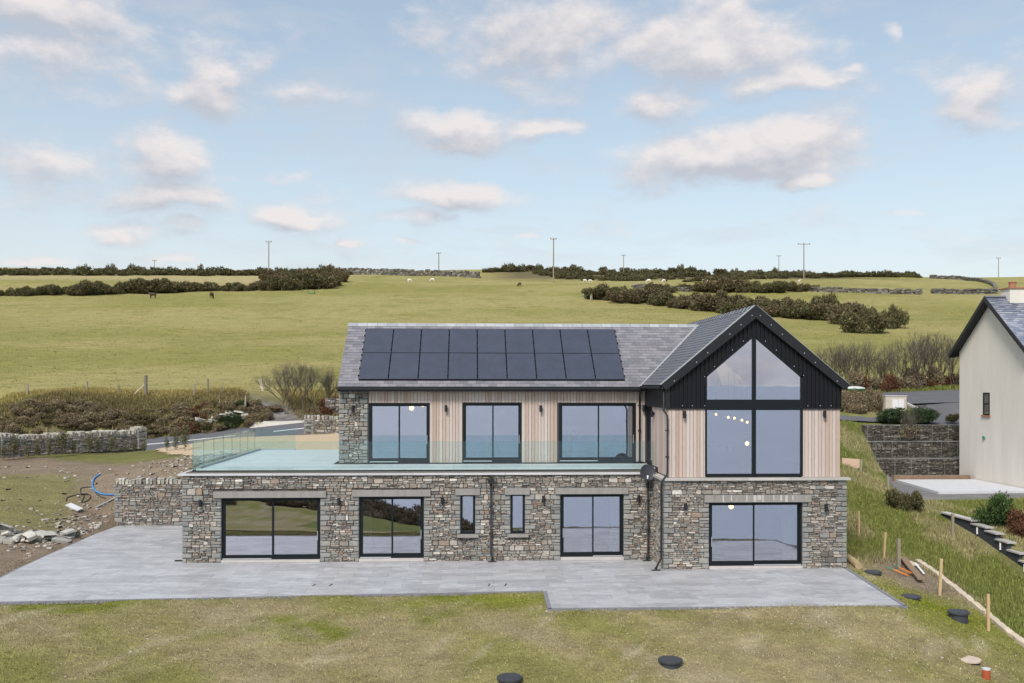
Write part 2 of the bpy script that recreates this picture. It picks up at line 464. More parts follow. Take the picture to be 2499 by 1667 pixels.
def dup(o, parent=None, loc=None, rz=None, scale=None, label=None):
    c = o.copy()
    COL.objects.link(c)
    if parent is not None:
        c.parent = parent
        c.matrix_parent_inverse = o.matrix_parent_inverse.copy()
    for ch in list(o.children):
        dup(ch, c)
    if loc is not None:
        c.location = loc
    if rz is not None:
        c.rotation_euler.z = rz
    if scale is not None:
        c.scale = (scale,) * 3 if isinstance(scale, (int, float)) else scale
    if label:
        c['label'] = label
    return c


class MB:
    def __init__(self):
        self.V, self.F = [], []

    def add(self, V, Fc):
        n = len(self.V)
        self.V += [tuple(v) for v in V]
        self.F += [tuple(i + n for i in f) for f in Fc]

    def box(self, x0, x1, y0, y1, z0, z1):
        self.add([(x0, y0, z0), (x1, y0, z0), (x1, y1, z0), (x0, y1, z0), (x0, y0, z1), (x1, y0, z1), (x1, y1, z1), (x0, y1, z1)],
                 [(0, 3, 2, 1), (4, 5, 6, 7), (0, 1, 5, 4), (1, 2, 6, 5), (2, 3, 7, 6), (3, 0, 4, 7)])

    def prism(self, poly, axis, a, b):
        """poly in the plane across `axis` ('y': (x,z), 'x': (y,z), 'z': (x,y)) extruded a..b"""
        n = len(poly)
        f = {'y': lambda p, t: (p[0], t, p[1]), 'x': lambda p, t: (t, p[0], p[1]), 'z': lambda p, t: (p[0], p[1], t)}[axis]
        V = [f(p, a) for p in poly] + [f(p, b) for p in poly]
        self.add(V, [tuple(range(n))[::-1], tuple(range(n, 2 * n))] + [(i, (i + 1) % n, n + (i + 1) % n, n + i) for i in range(n)])

    def tube(self, pts, r, n=8, cap=True):
        pts = [Vector(p) for p in pts]
        rs = r if isinstance(r, (list, tuple)) else [r] * len(pts)
        V, Fc = [], []
        for i, p in enumerate(pts):
            d = (pts[min(i + 1, len(pts) - 1)] - pts[max(i - 1, 0)]).normalized()
            a = d.orthogonal().normalized() if i == 0 else (a - d * a.dot(d)).normalized()
            b = d.cross(a)
            for k in range(n):
                t = 2 * math.pi * k / n
                V.append(p + (a * math.cos(t) + b * math.sin(t)) * rs[i])
        for i in range(len(pts) - 1):
            for k in range(n):
                Fc.append((i * n + k, i * n + (k + 1) % n, (i + 1) * n + (k + 1) % n, (i + 1) * n + k))
        if cap:
            Fc += [tuple(range(n))[::-1], tuple(range((len(pts) - 1) * n, len(pts) * n))]
        self.add(V, Fc)

    def lathe(self, prof, c=(0, 0, 0), n=24):
        V, Fc = [], []
        for r, z in prof:
            for k in range(n):
                t = 2 * math.pi * k / n
                V.append((c[0] + r * math.cos(t), c[1] + r * math.sin(t), c[2] + z))
        for i in range(len(prof) - 1):
            for k in range(n):
                Fc.append((i * n + k, i * n + (k + 1) % n, (i + 1) * n + (k + 1) % n, (i + 1) * n + k))
        Fc += [tuple(range(n))[::-1], tuple(range((len(prof) - 1) * n, len(prof) * n))]
        self.add(V, Fc)

    def build(self, name, mat, parent=None, smooth=False, **props):
        return link(name, mesh_of(name, self.V, self.F, mat, smooth), parent, **props)


def box(name, x0, x1, y0, y1, z0, z1, mat, parent=None, **props):
    b = MB()
    b.box(x0, x1, y0, y1, z0, z1)
    return b.build(name, mat, parent, **props)


# numpy value noise
_tab = rng.random((256, 256))


def vnoise(x, y):
    xi, yi = np.floor(x).astype(int), np.floor(y).astype(int)
    fx, fy = x - xi, y - yi
    fx, fy = fx * fx * (3 - 2 * fx), fy * fy * (3 - 2 * fy)
    g = lambda a, b: _tab[a % 256, b % 256]
    return (g(xi, yi) * (1 - fx) + g(xi + 1, yi) * fx) * (1 - fy) + (g(xi, yi + 1) * (1 - fx) + g(xi + 1, yi + 1) * fx) * fy


def fbm(x, y, o=4):
    s, a, t = 0, 1, 0
    for i in range(o):
        s = s + a * vnoise(x * 2 ** i + 17.3 * i, y * 2 ** i + 5.1 * i)
        t += a
        a *= .55
    return s / t


def sstep(a, b, x):
    t = np.clip((x - a) / (b - a), 0, 1)
    return t * t * (3 - 2 * t)


# ------------------------------------------------------------------ terrain
ROADX = [-120, -40, -30, -15, -5.5, 5, 16, 28, 40, 120]
ROADZ = [-6, -2.9, -2.0, -.78, .22, .95, 1.5, 2.0, 2.45, 5]
ROADY = [-10, 21.5, 24.2, 26.1, 26.2, 26.2, 26.2, 26.0, 25.6, 22]


def road_y(x): return np.interp(x, ROADX, ROADY)
def road_z(x, y=None):
    z = np.interp(x, ROADX, ROADZ)
    return z if y is None else z + .12 * np.clip(y - road_y(x), -3, 3)


def hill(x, y):
    t = y - 34.5
    z = 2.6 + .162 * np.minimum(t, 225)
    u = np.clip(t - 225, 0, None)
    z = z + .162 * 35 * (1 - np.exp(-u / 35)) - .0002 * u ** 1.5
    und = (fbm(x * .012 + 3, y * .012 + 9, 3) - .5)
    z = z + und * np.clip((t - 20) / 160, 0, 1) * 6
    return z + .012 * np.clip(x, -60, 60) * np.exp(-np.clip(t, 0, None) / 60)


CP = [(-60, -9, -3.7), (-25, -9, -3.55), (-14, -9, -3.52), (-9, -8.9, -3.5), (-2, -8.7, -3.5), (7.3, -8.2, -3.5), (8, -10.4, -3.5), (13, -10.4, -3.5), (18, -10.4, -3.55),
      (-60, -16, -4.6), (-20, -16, -4.45), (0, -16, -4.55), (10, -16, -4.65), (19, -16, -5.0), (30, -16, -5.7), (60, -16, -6.5),
      (-60, -34, -6.0), (-20, -34, -6.1), (-4, -34, -6.5), (-60, -60, -6.6), (-20, -60, -7.0), (0, -60, -10.5), (18, -60, -15.5), (60, -60, -17), (14, -30, -8.0), (40, -30, -9.5), (-60, -110, -8), (0, -110, -20), (60, -110, -28),
      (19.2, -7.7, -3.6), (19.6, -7.9, -3.72), (21.6, -7.7, -4.1), (21.3, -10.8, -4.5), (22.0, -2.9, -3.55), (20.6, -1, -3.5), (22.5, 3, -2.73), (24.4, 7, -2.0), (22.9, 6, -1.6),
      (26.2, 12, -.95), (25.2, 12, -.4), (27.4, 15.5, .05), (28.9, 18.6, .75), (20.1, -5, -3.7), (22.05, 0, -3.39), (25.9, -3.1, -4.04), (25.9, 3.0, -2.64), (25.9, -.3, -3.36),
      (24, -8, -4.6), (26, -8, -5.0), (19.1, -4.2, -3.48), (18.9, -12.5, -4.4), (27, 5.3, -2.4), (33, 3, -2.4), (34, -3, -2.9), (42, 5, -2.4), (50, -5, -3),
      (30, 21, .95), (32, 19.4, .75), (38, 22.8, 1.4), (28, 22, 1.3), (32, 22, 1.28), (25, 20, .9), (20, 19, .5), (45, 21, 1.3),
      (-13, -3, -3.5), (-16, 0, -3.48), (-12, 1.5, -3.42), (-20, 2, -3.4), (-14, 2.8, -3.3), (-30, 0, -3.5), (-60, 0, -4),
      (-13, 4.5, -3.12), (-11.7, 6.8, -3.15), (-11.6, 4, -3.4), (-12.2, 6.2, -3.0), (-17, 5, -2.7), (-12.5, 8, -2.15), (-16, 9, -1.6), (-20, 8, -1.75), (-24, 6, -2.0), (-13, 12, -1.1), (-16.5, 13, -1.0), (-20, 12, -.95),
      (-15, 16.5, -.8), (-13, 20, -.75), (-18, 16.2, -.78), (-20.3, 13.4, -.8), (-24, 10, -1.0), (-30, 12, -1.4),
      (-11, 9.5, -1.35), (-8, 8.5, -.95), (-8, 11, -.4), (-6, 9, -.3), (-11, 13, -.7), (-10, 16, -.35), (-7.5, 14, -.1), (-10, 20.5, -.25),
      (-4, 10, -.05), (5, 10, 0), (12, 10, .1), (-4, 20, .05), (5, 20, .3), (12, 20, .45)]
for _x in (-60, -30, -15, -5.5, 5, 16, 28, 40, 60):
    _y = float(road_y(_x))
    for _d in (-2.9, 2.9):
        CP.append((_x, _y + _d, float(road_z(_x, _y + _d))))
for _x in (-70, -45, -25, -12):
    _y = float(road_y(_x))
    CP += [(_x, _y + 5.6, 1.6 if _x > -40 else 1.0)]
CP += [(-7.5, 32, 1.1), (-4, 32, 1.6), (8, 31, 2.0), (20, 31, 2.5), (30, 30.5, 2.7), (45, 30, 3.1)]
for _x in (-70, -40, -20, -8, 5, 20, 35, 60):
    for _y in (37, 44):
        CP.append((_x, _y, float(hill(np.array(float(_x)), np.array(float(_y))))))
_cp = np.array(CP, float)


def _phi(r2): return np.where(r2 > 1e-9, .5 * r2 * np.log(r2 + 1e-12), 0)


_P = _cp[:, :2] / 20
_d2 = ((_P[:, None] - _P[None]) ** 2).sum(-1)
_n = len(_P)
_A = np.zeros((_n + 3, _n + 3))
_A[:_n, :_n] = _phi(_d2) + np.eye(_n) * 2e-4
_A[:_n, _n] = 1
_A[:_n, _n + 1:] = _P
_A[_n:, :_n] = _A[:_n, _n:].T
_w = np.linalg.solve(_A, np.r_[_cp[:, 2], 0, 0, 0])


def tps(x, y):
    sh = x.shape
    q = np.stack([x.ravel(), y.ravel()], 1) / 20
    o = np.empty(len(q))
    for i in range(0, len(q), 20000):
        s = q[i:i + 20000]
        d = ((s[:, None] - _P[None]) ** 2).sum(-1)
        o[i:i + 20000] = _phi(d) @ _w[:_n] + _w[_n] + s @ _w[_n + 1:]
    return o.reshape(sh)


# patio outline (X, Y), top at PZ
PZ = -3.45
PATIO = [(-10.45, -8.65), (7.55, -7.68), (7.5, -10.03), (18.2, -10.08), (18.74, -4.3), (18.72, 0), (-5.3, 0), (-5.3, 7.2), (-11.36, 7.2), (-11.05, -2.57)]


def inpoly(x, y, poly):
    r = np.zeros(x.shape, bool)
    j = len(poly) - 1
    for i in range(len(poly)):
        xi, yi = poly[i]
        xj, yj = poly[j]
        c = ((yi > y) != (yj > y)) & (x < (xj - xi) * (y - yi) / (yj - yi + 1e-12) + xi)
        r ^= c
        j = i
    return r


def H(x, y):
    x, y = np.broadcast_arrays(np.asarray(x, float), np.asarray(y, float))
    shp = x.shape
    x, y = np.atleast_1d(x).astype(float), np.atleast_1d(y).astype(float)
    z = tps(np.clip(x, -75, 75), np.clip(y, -115, 46))
    z = z + np.where(y < -115, (y + 115) * .13, 0)
    w = sstep(33, 42, y)
    z = z * (1 - w) + hill(x, y) * w
    # verge bank beyond the road on the left
    d = y - road_y(x)
    bk = sstep(3.1, 5.4, d) * (1 - sstep(7, 11, d)) * (1 - sstep(-11.5, -8.8, x))
    z = z + bk * (.05 + .35 * fbm(x * .35, y * .35))
    z = z + (fbm(x * .8, y * .8, 3) - .5) * .10
    # road bed
    rb = 1 - sstep(2.75, 3.2, np.abs(d))
    z = z * (1 - rb) + (road_z(x, y) - .08) * rb
    xb = 25.7 + (y - 6.3) * .245
    yard = sstep(0, .6, x - xb) * sstep(6.0, 6.6, y) * (y < 16.9)
    z = z * (1 - yard) - 2.25 * yard
    z = np.where((x > 28.4) & (y >= 16.9) & (y < 19.2), -2.3, z)
    back = np.interp(y, [-12, -8, -3, 0, 3.2], [-4.6, -3.9, -3.25, -2.72, -2.5])
    bw = sstep(25.98, 26.1, x) * (1 - sstep(3.2, 4.2, y)) * (1 - sstep(34, 44, x)) * sstep(-12, -9, y)
    z = z * (1 - bw) + back * bw
    z = np.where(inpoly(x, y, PATIO), PZ - .10, z)
    z = np.where((x > -11.3) & (x < -5.3) & (y > 6) & (y < 7.62), PZ - .1, z)
    z = np.where((x > -5.4) & (x < 18.7) & (y > -2) & (y < 7.5), -3.6, z)
    z = np.where((x > 12) & (x < 18.7) & (y > -4.3) & (y < 0), -3.6, z)
    return np.maximum(z, -32).reshape(shp)


def h1(x, y): return float(H(np.array(float(x)), np.array(float(y))))


_c, _s = math.cos(YAW), math.sin(YAW)


def ray(px, py):
    u, v = (px - 1250) / F, (py - H0) / F
    return np.array([_c * u + _s, -_s * u + _c, -v])


def at_y(px, py, Y):
    r = ray(px, py)
    return CAM + r * (Y - CAM[1]) / r[1]


def at_d(px, py, D): return CAM + ray(px, py) * D


def on_ground(px, py, d0=20, d1=520):
    """the place on the terrain that the photograph shows at this pixel"""
    r = ray(px, py)
    ds = np.linspace(d0, d1, 4000)
    p = CAM + ds[:, None] * r
    k = np.nonzero(p[:, 2] < H(p[:, 0], p[:, 1]))[0]
    i = k[0] if len(k) else len(ds) - 1
    return p[i]


# gravel forecourt
GRAVEL = [(-5.5, 8.3), (19, 8.3), (20, 22.6), (-5.2, 22.9), (-10, 23.0), (-13.4, 22.8), (-13.4, 20.5), (-12.6, 16.5), (-10.8, 13.4), (-9.0, 11.2), (-6.6, 9.4)]
DRIVE = [(28.6, 19.3), (60, 19.3), (60, 23.1), (37, 23.2), (34.6, 22.6), (33.3, 21.2), (31.8, 21.0), (29.6, 21.4), (27.3, 21.9), (27.0, 21.2)]


def ground_colour(x, y):
    n1, n2, n3 = fbm(x * .35, y * .35), fbm(x * 1.7 + 40, y * 1.7), fbm(x * .11 + 7, y * .11)
    def mixc(a, b, t): return np.asarray(a) * (1 - t[..., None]) + np.asarray(b) * t[..., None]
    # field
    nf = fbm(x * .045 + 11, y * .09, 4)
    nf2 = fbm(x * .25, y * .9 + 3, 3)
    c = mixc((.268, .250, .082), (.345, .302, .125), sstep(.30, .68, nf))
    c = mixc(c, (.19, .21, .05), sstep(.58, .80, nf2) * .5)
    far = sstep(168, 182, y) * (1 - sstep(-40, -22, x - .05 * (y - 180)))
    c = mixc(c, (.40, .335, .175), far * .85)
    moor = sstep(212, 232, y + 10 * nf2) * sstep(0, 16, x - .02 * y) * (1 - sstep(110, 150, x))
    c = mixc(c, mixc((.115, .10, .055), (.19, .155, .085), nf2), moor)
    low = 1 - sstep(-24, -17, y)
    c = mixc(c, mixc((.13, .155, .04), (.19, .195, .06), n1), low)
    # lawn in front: sparse seeded grass on soil
    streak = fbm((x + y * .9) * .55, (y - x * .35) * .22 + 20, 4)
    streak2 = fbm((x - y * .7) * 1.4, (y + x * .5) * .5 + 50, 4)
    lawn = mixc((.242, .230, .075), (.320, .268, .145), sstep(.32, .60, n1 * .45 + streak * .55))
    lawn = mixc(lawn, (.195, .212, .038), sstep(.54, .72, fbm(x * .28 + 60, y * .45 + 3, 4)))
    lawn = mixc(lawn, (.35, .295, .185), sstep(.60, .76, streak) * .8)
    lawn = mixc(lawn, (.39, .335, .215), sstep(.60, .74, streak2) * .7)
    lawn = lawn * (.80 + .42 * fbm(x * 3.1, y * 3.1 + 9, 3))[..., None]
    gr = np.exp(-(((x - 19.8) / 1.9) ** 2 + ((y + 8.8) / 1.6) ** 2)) + .8 * np.exp(-(((x - 6.5) / 3) ** 2 + ((y + 8.5) / .8) ** 2))
    lawn = mixc(lawn, (.20, .225, .02), np.clip(gr, 0, 1))
    fr = (y < -1) & (x < 24) & (y > -22)
    c = np.where(fr[..., None], lawn, c)
    # bare earth left of the terrace
    soil = mixc((.235, .180, .130), (.285, .225, .165), n2)
    soil = mixc(soil, (.215, .200, .080), sstep(.30, .46, n1 - .012 * (x + 16)) * .85 * sstep(3.0, 4.5, y) * (1 - sstep(9.5, 11, y)) * (1 - sstep(-13.5, -12.0, x + .25 * (y - 5))))
    le = sstep(-8.4, -6.5, y) * (1 - sstep(13.2, 14.6, y + .35 * (x + 16)))
    c = np.where(((x < -5.3) & (y < 17))[..., None], mixc(lawn, soil, le), c)
    vg = (x < -9) & (y > 12) & (y < 24)
    strip = sstep(13.0, 14.2, y + .35 * (x + 16)) * vg
    c = mixc(c, (.165, .17, .055), strip * .8)
    # grassy strip and neighbour's lawn on the right
    green = mixc((.135, .165, .042), (.195, .205, .06), n1)
    green = mixc(green, (.30, .265, .135), sstep(.48, .66, fbm(x * .6 + 9, y * .35, 4)) * .85)
    rs = sstep(19.4, 20.2, x) * sstep(-4, -1.5, y) + sstep(21.75, 21.95, x - .07 * (y + 5)) * (1 - sstep(-4, -1.5, y))
    rs = np.clip(rs, 0, 1) * (y < 24)
    c = mixc(c, green, rs)
    yard = sstep(-.1, .3, x - 25.7 - (y - 6.3) * .245) * sstep(6.0, 6.5, y) * (y < 18)
    c = mixc(c, (.245, .235, .235), yard)
    scar = np.exp(-(((x - 21.0) / 1.0) ** 2 + ((y + 4.6) / 2.2) ** 2))
    c = mixc(c, (.27, .215, .16), np.clip(scar * 1.4, 0, 1) * (y < 0))
    # rough verge beyond the road, farm track
    d = y - road_y(x)
    vb = sstep(2.9, 3.3, d) * (1 - sstep(7.0, 9.5, d))
    c = mixc(c, mixc((.16, .145, .072), (.235, .212, .11), n1), vb)
    tr = np.exp(-((x + 7.6 + (d - 3) * .55) / (1.9 - .12 * np.clip(d - 3, 0, 6))) ** 4) * sstep(2.8, 3.1, d) * (1 - sstep(6.0, 7.5, d))
    c = mixc(c, mixc((.17, .155, .15), (.29, .265, .25), sstep(.35, .65, fbm(x * 2.2, y * 2.2, 3))), np.clip(tr, 0, 1))
    c = mixc(c, (.12, .12, .12), (np.abs(d) < 3) * 1.0)
    return c


def graded(lo, hi, step0, c0, growth):
    a = [c0]
    s = step0
    while a[-1] < hi:
        a.append(a[-1] + s)
        s *= growth
    b = [c0]
    s = step0
    while b[-1] > lo:
        b.append(b[-1] - s)
        s *= growth
    return np.array(sorted(set(b + a)))


xs = np.unique(np.round(np.r_[graded(-900, -24, 1, -24, 1.03), np.arange(-24, 48, .3), graded(48, 900, 1, 48, 1.03)], 3))
ys = np.unique(np.round(np.r_[graded(-260, -15, 1.0, -15, 1.06), np.arange(-15, 36, .3), graded(36, 900, .7, 36, 1.02)], 3))
xs, ys = xs[(xs >= -900) & (xs <= 900)], ys[(ys >= -260) & (ys <= 900)]
GX, GY = np.meshgrid(xs, ys)
GZ = H(GX, GY)
nx, ny = len(xs), len(ys)
idx = np.arange(nx * ny).reshape(ny, nx)
quads = np.stack([idx[:-1, :-1], idx[:-1, 1:], idx[1:, 1:], idx[1:, :-1]], -1).reshape(-1, 4)
gm = fast_mesh('ground', np.stack([GX, GY, GZ], -1).reshape(-1, 3), quads, MAT['ground'], ground_colour(GX, GY).reshape(-1, 3))
gm.shade_smooth()
link('ground', gm, kind='structure')

sea = MB()
sea.add([(-30000, -40000, -26), (30000, -40000, -26), (30000, -40, -26), (-30000, -40, -26)], [(0, 1, 2, 3)])
sea.build('sea', MAT['water'], kind='structure')


def sheet(name, pts2, mat, dz=.02, step=.7, **props):
    """a polygon draped on the terrain, fan-gridded by clipping a grid"""
    P = np.array(pts2)
    x0, y0 = P.min(0)
    x1, y1 = P.max(0)
    gx = np.arange(x0, x1 + step, step)
    gy = np.arange(y0, y1 + step, step)
    X, Y = np.meshgrid(gx, gy)
    I = np.arange(X.size).reshape(X.shape)
    cxy = (X[:-1, :-1] + step / 2, Y[:-1, :-1] + step / 2)
    m = inpoly(cxy[0], cxy[1], pts2)
    q = np.stack([I[:-1, :-1], I[:-1, 1:], I[1:, 1:], I[1:, :-1]], -1)[m]
    Z = H(X, Y) + dz
    return link(name, fast_mesh(name, np.stack([X, Y, Z], -1).reshape(-1, 3), q, mat), **props)


sheet('gravel_forecourt', GRAVEL, MAT['gravel'], dz=.05, step=.3, kind='structure')
sheet('driveway', DRIVE, MAT['asphalt'], dz=.10, step=.3, kind='structure')


def strip(name, x0, x1, a, b, mat, dz, **props):
    X = np.arange(x0, x1 + .01, .75)
    V, Fc = [], []
    for i, x in enumerate(X):
        yc = float(road_y(x))
        for d in (a, b):
            V.append((x, yc + d, float(road_z(x, yc + d)) + dz))
        if i:
            Fc.append((2 * i - 2, 2 * i, 2 * i + 1, 2 * i - 1))
    b_ = MB()
    b_.add(V, Fc)
    return b_.build(name, mat, **props)


road = strip('road', -75, 75, -2.8, 2.8, MAT['asphalt'], .03, kind='structure')
for a0, a1 in ((-17.3, -10.0), (-8.0, -2), (1, 7), (10, 16), (24.2, 27.8), (29.5, 34)):
    strip('centre_line', a0, a1, -.14, .14, MAT['roadpaint'], .036, parent=None).parent = road
_kx = np.arange(-10.2, -4.2, .6)
sheet('kerb_apron', [(float(x), float(road_y(x)) + 2.75) for x in _kx] + [(float(x), float(road_y(x)) + 3.4 - .12 * max(-8 - x, 0)) for x in _kx[::-1]], MAT['kerbstone'], dz=.07, step=.2, kind='structure')


# ------------------------------------------------------------------ stone walling
def stone_template(seed, tight=False):
    r = random.Random(seed)
    a = .10 if tight else .2
    pts = []
    for (x, y) in ((-.5, -.5), (.5, -.5), (.5, .5), (-.5, .5)):
        sx, sy = (1 if x > 0 else -1), (1 if y > 0 else -1)
        p1 = (x - sx * r.uniform(.02, a), y - sy * r.uniform(0, .06))
        p2 = (x - sx * r.uniform(0, .03), y - sy * r.uniform(.06, a * 1.6))
        pts += ([p1, p2] if sx * sy < 0 else [p2, p1])
    n = len(pts)
    cx, cy = r.uniform(-.15, .15), r.uniform(-.15, .15)
    V = [(x, 0.6, y) for x, y in pts] + [(x, -.30 + r.uniform(-.08, .08), y) for x, y in pts] + [(x * .84 + cx * .1, -.5 + r.uniform(-.10, .10), y * .76 + cy * .1) for x, y in pts]
    Fc = [(i, (i + 1) % n, n + (i + 1) % n, n + i) for i in range(n)] + [(n + i, n + (i + 1) % n, 2 * n + (i + 1) % n, 2 * n + i) for i in range(n)] + [tuple(range(2 * n, 3 * n))]
    return V, Fc


ST_T = [stone_template(i) for i in range(14)]
QU_T = [stone_template(100 + i, True) for i in range(8)]
_stone_me = {}


def stone_mesh(kind, i, mat):
    key = (kind, i, mat.name)
    if key not in _stone_me:
        V, Fc = (ST_T if kind == 's' else QU_T)[i]
        _stone_me[key] = mesh_of('stone', V, Fc, mat)
    return _stone_me[key]


def subtract(iv, cut):
    out = []
    for a, b in iv:
        if cut[1] <= a or cut[0] >= b:
            out.append((a, b))
        else:
            if cut[0] - a > .03:
                out.append((a, cut[0]))
            if b - cut[1] > .03:
                out.append((cut[1], b))
    return out


def lay_stones(L, z0, z1, openings=(), jambs=(), ch=(.14, .22), sw=(.12, .36), seed=1, sub=(1, 2, 2, 3, 3, 3, 3, 4)):
    """returns lists of stones (u centre, z centre, w, h, kind). openings: (u0,u1,z0,z1); jambs: (u, side, z0, z1)"""
    r = random.Random(seed)
    st = []
    z, ci = z0, 0
    edges = [z1] + [v for o in openings for v in o[2:4]]
    while z < z1 - .02:
        h = r.uniform(*ch)
        for e in edges:
            if z < e - .001 < z + h + .07:
                h = e - z
        if h < .03:
            z += h
            continue
        zc = z + h / 2
        iv = [(0, L)]
        for o in openings:
            if o[2] < zc < o[3]:
                iv = subtract(iv, (o[0], o[1]))
        for (u, side, a, b) in jambs:
            if a - .02 <= zc <= b + .02:
                w = (.36 if ci % 2 else .20) + r.uniform(-.05, .07)
                c = (u, u + w) if side > 0 else (u - w, u)
                iv2 = subtract(iv, c)
                if iv2 != iv:
                    iv = iv2
                    nq = 1 if h < .19 or r.random() < .5 else 2
                    for q in range(nq):
                        st.append(((c[0] + c[1]) / 2, z + h * (q + .5) / nq, w, h / nq, 'q'))
        for a, b in iv:
            u = a
            while u < b - .001:
                cw = min(r.uniform(.3, .95), b - u)
                if b - (u + cw) < .15:
                    cw = b - u
                n = r.choice(sub) if h > .1 else 1
                cuts = sorted([r.uniform(.8, 1.2) for _ in range(n)])
                tot = sum(cuts)
                zz = z
                for q in cuts:
                    hh = h * q / tot
                    uu = u
                    while uu < u + cw - .001:
                        w = min(r.uniform(*sw) * (.75 + hh * 2.2), u + cw - uu)
                        if u + cw - (uu + w) < .07:
                            w = u + cw - uu
                        st.append((uu + w / 2, zz + hh / 2, w, hh, 's'))
                        uu += w
                    zz += hh
                u += cw
        z += h
        ci += 1
    return st


def place_stones(parent, st, org, dirv, nparts, mats=('rubble', 'quoin'), depth=.13, gap=.008, name='stone', qname='quoin', seed=3, zfun=None, top=None, restname='stonework', qparts=300):
    """stones on a vertical face through org=(x,y), running along dirv; outward = dirv rotated -90 deg"""
    r = random.Random(seed)
    dx, dy = dirv
    nxv, nyv = dy, -dx
    ang = math.atan2(dy, dx)
    s_only = sorted([s for s in st if s[4] == 's'], key=lambda s: -s[2] * s[3])
    q_only = sorted([s for s in st if s[4] == 'q'], key=lambda s: -s[2] * s[3])
    rest = {'s': [], 'q': []}
    for lst, kd, lim in ((s_only, 's', nparts), (q_only, 'q', qparts)):
        for i, s in enumerate(lst):
            u, z, w, h, _ = s
            pr = r.uniform(-.022, .022) if kd == 's' else r.uniform(-.006, .006)
            ti = r.randrange(14 if kd == 's' else 8)
            x, y = org[0] + dx * u + nxv * pr, org[1] + dy * u + nyv * pr
            if zfun:
                z = z + zfun(u)
            sc = (max(w - gap, .02), depth, max(h - gap * .8, .015))
            tilt = r.uniform(-.03, .03) if kd == 's' else 0
            if i < lim:
                me = stone_mesh(kd, ti, MAT[mats[0 if kd == 's' else 1], 'object'])
                o = link(name if kd == 's' else qname, me, parent)
                o.location = (x, y, z)
                o.rotation_euler = (0, tilt, ang)
                o.scale = sc
            else:
                rest[kd].append((x, y, z, sc, tilt, ti))
    for kd in 'sq':
        if not rest[kd]:
            continue
        b = MB()
        ca, sa = math.cos(ang), math.sin(ang)
        for x, y, z, sc, tilt, ti in rest[kd]:
            V, Fc = (ST_T if kd == 's' else QU_T)[ti]
            ct, stt = math.cos(tilt), math.sin(tilt)
            W_ = []
            for a, bb, c in V:
                a, bb, c = a * sc[0], bb * sc[1], c * sc[2]
                a, c = a * ct + c * stt, -a * stt + c * ct
                W_.append((x + a * ca - bb * sa, y + a * sa + bb * ca, z + c))
            b.add(W_, Fc)
        b.build(restname if kd == 's' else 'quoin_work', MAT[mats[0 if kd == 's' else 1], 'island'], parent, kind='stuff')


def holed_wall(name, u0, u1, z0, z1, openings, org, dirv, thick, mat, parent):
    """backing wall behind a stone or board face, with real openings and reveals; org is its outer face line"""
    us = sorted({u0, u1, *[o[0] for o in openings], *[o[1] for o in openings]})
    zs = sorted({z0, z1, *[o[2] for o in openings], *[o[3] for o in openings]})
    dx, dy = dirv
    ix, iy = -dy, dx
    b = MB()
    P = lambda u, d, z: (org[0] + dx * u + ix * d, org[1] + dy * u + iy * d, z)
    for i in range(len(us) - 1):
        for j in range(len(zs) - 1):
            uc, zc = (us[i] + us[i + 1]) / 2, (zs[j] + zs[j + 1]) / 2
            if any(o[0] < uc < o[1] and o[2] < zc < o[3] for o in openings):
                continue
            a, c, d, e = us[i], us[i + 1], zs[j], zs[j + 1]
            b.add([P(a, 0, d), P(c, 0, d), P(c, thick, d), P(a, thick, d), P(a, 0, e), P(c, 0, e), P(c, thick, e), P(a, thick, e)],
                  [(0, 3, 2, 1), (4, 5, 6, 7), (0, 1, 5, 4), (1, 2, 6, 5), (2, 3, 7, 6), (3, 0, 4, 7)])
    return b.build(name, mat, parent)


# ------------------------------------------------------------------ the house
house = thing('house', 'long modern house with stone base, cedar upper floor and black clad gable', 'house', (6, -2.4, PZ))
LW = [(-3.96, -.35, -3.36, -1.06), (1.09, 3.48, -3.34, -1.03), (8.59, 10.97, -3.34, -.97)]          # lower sliding doors
SW = [(4.85, 5.39, -2.45, -.99), (6.72, 7.25, -2.45, -.98)]                                         # narrow windows
XL, XI, YF = -5.39, 12.13, -2.42
# lower front wall; u = x - XL
ops = [(a - XL, b - XL, c if c > -3 else PZ, d) for a, b, c, d in LW + SW]
lint = [(-4.24, -.11, -1.06, -.82), (.83, 3.74, -1.03, -.78), (4.65, 5.58, -.99, -.74), (6.49, 7.44, -.98, -.73), (8.38, 11.15, -.97, -.73)]
sill = [(4.72, 5.52, -2.56, -2.45), (6.59, 7.38, -2.56, -2.45)]
cut = ops + [(a - XL, b - XL, c, d) for a, b, c, d in lint + sill]
jam = [(0, 1, PZ, -.25)]
for a, b, c, d in LW + SW:
    jam += [(a - XL, -1, c if c > -3 else PZ, d), (b - XL, 1, c if c > -3 else PZ, d)]
st_main = lay_stones(XI - XL, PZ, -.25, cut, jam, seed=4)
holed_wall('wall', 0, XI - XL, PZ - .1, -.26, ops, (XL, YF + .06), (1, 0), .30, MAT['mortar'], house)
GX0, GX1, GYF = 12.08, 18.75, -4.29
gop = [(13.74 - GX0, 17.12 - GX0, PZ, -1.07)]
glint = [(13.55 - GX0, 17.42 - GX0, -1.07, -.80)]
gj = [(0, 1, PZ, -.30), (GX1 - GX0, -1, PZ, -.30), (gop[0][0], -1, PZ, -1.07), (gop[0][1], 1, PZ, -1.07)]
st_gab = lay_stones(GX1 - GX0, PZ, -.30, gop + glint, gj, seed=9)
holed_wall('wall', 0, GX1 - GX0, PZ - .1, -.31, gop, (GX0, GYF + .06), (1, 0), .30, MAT['mortar'], house)
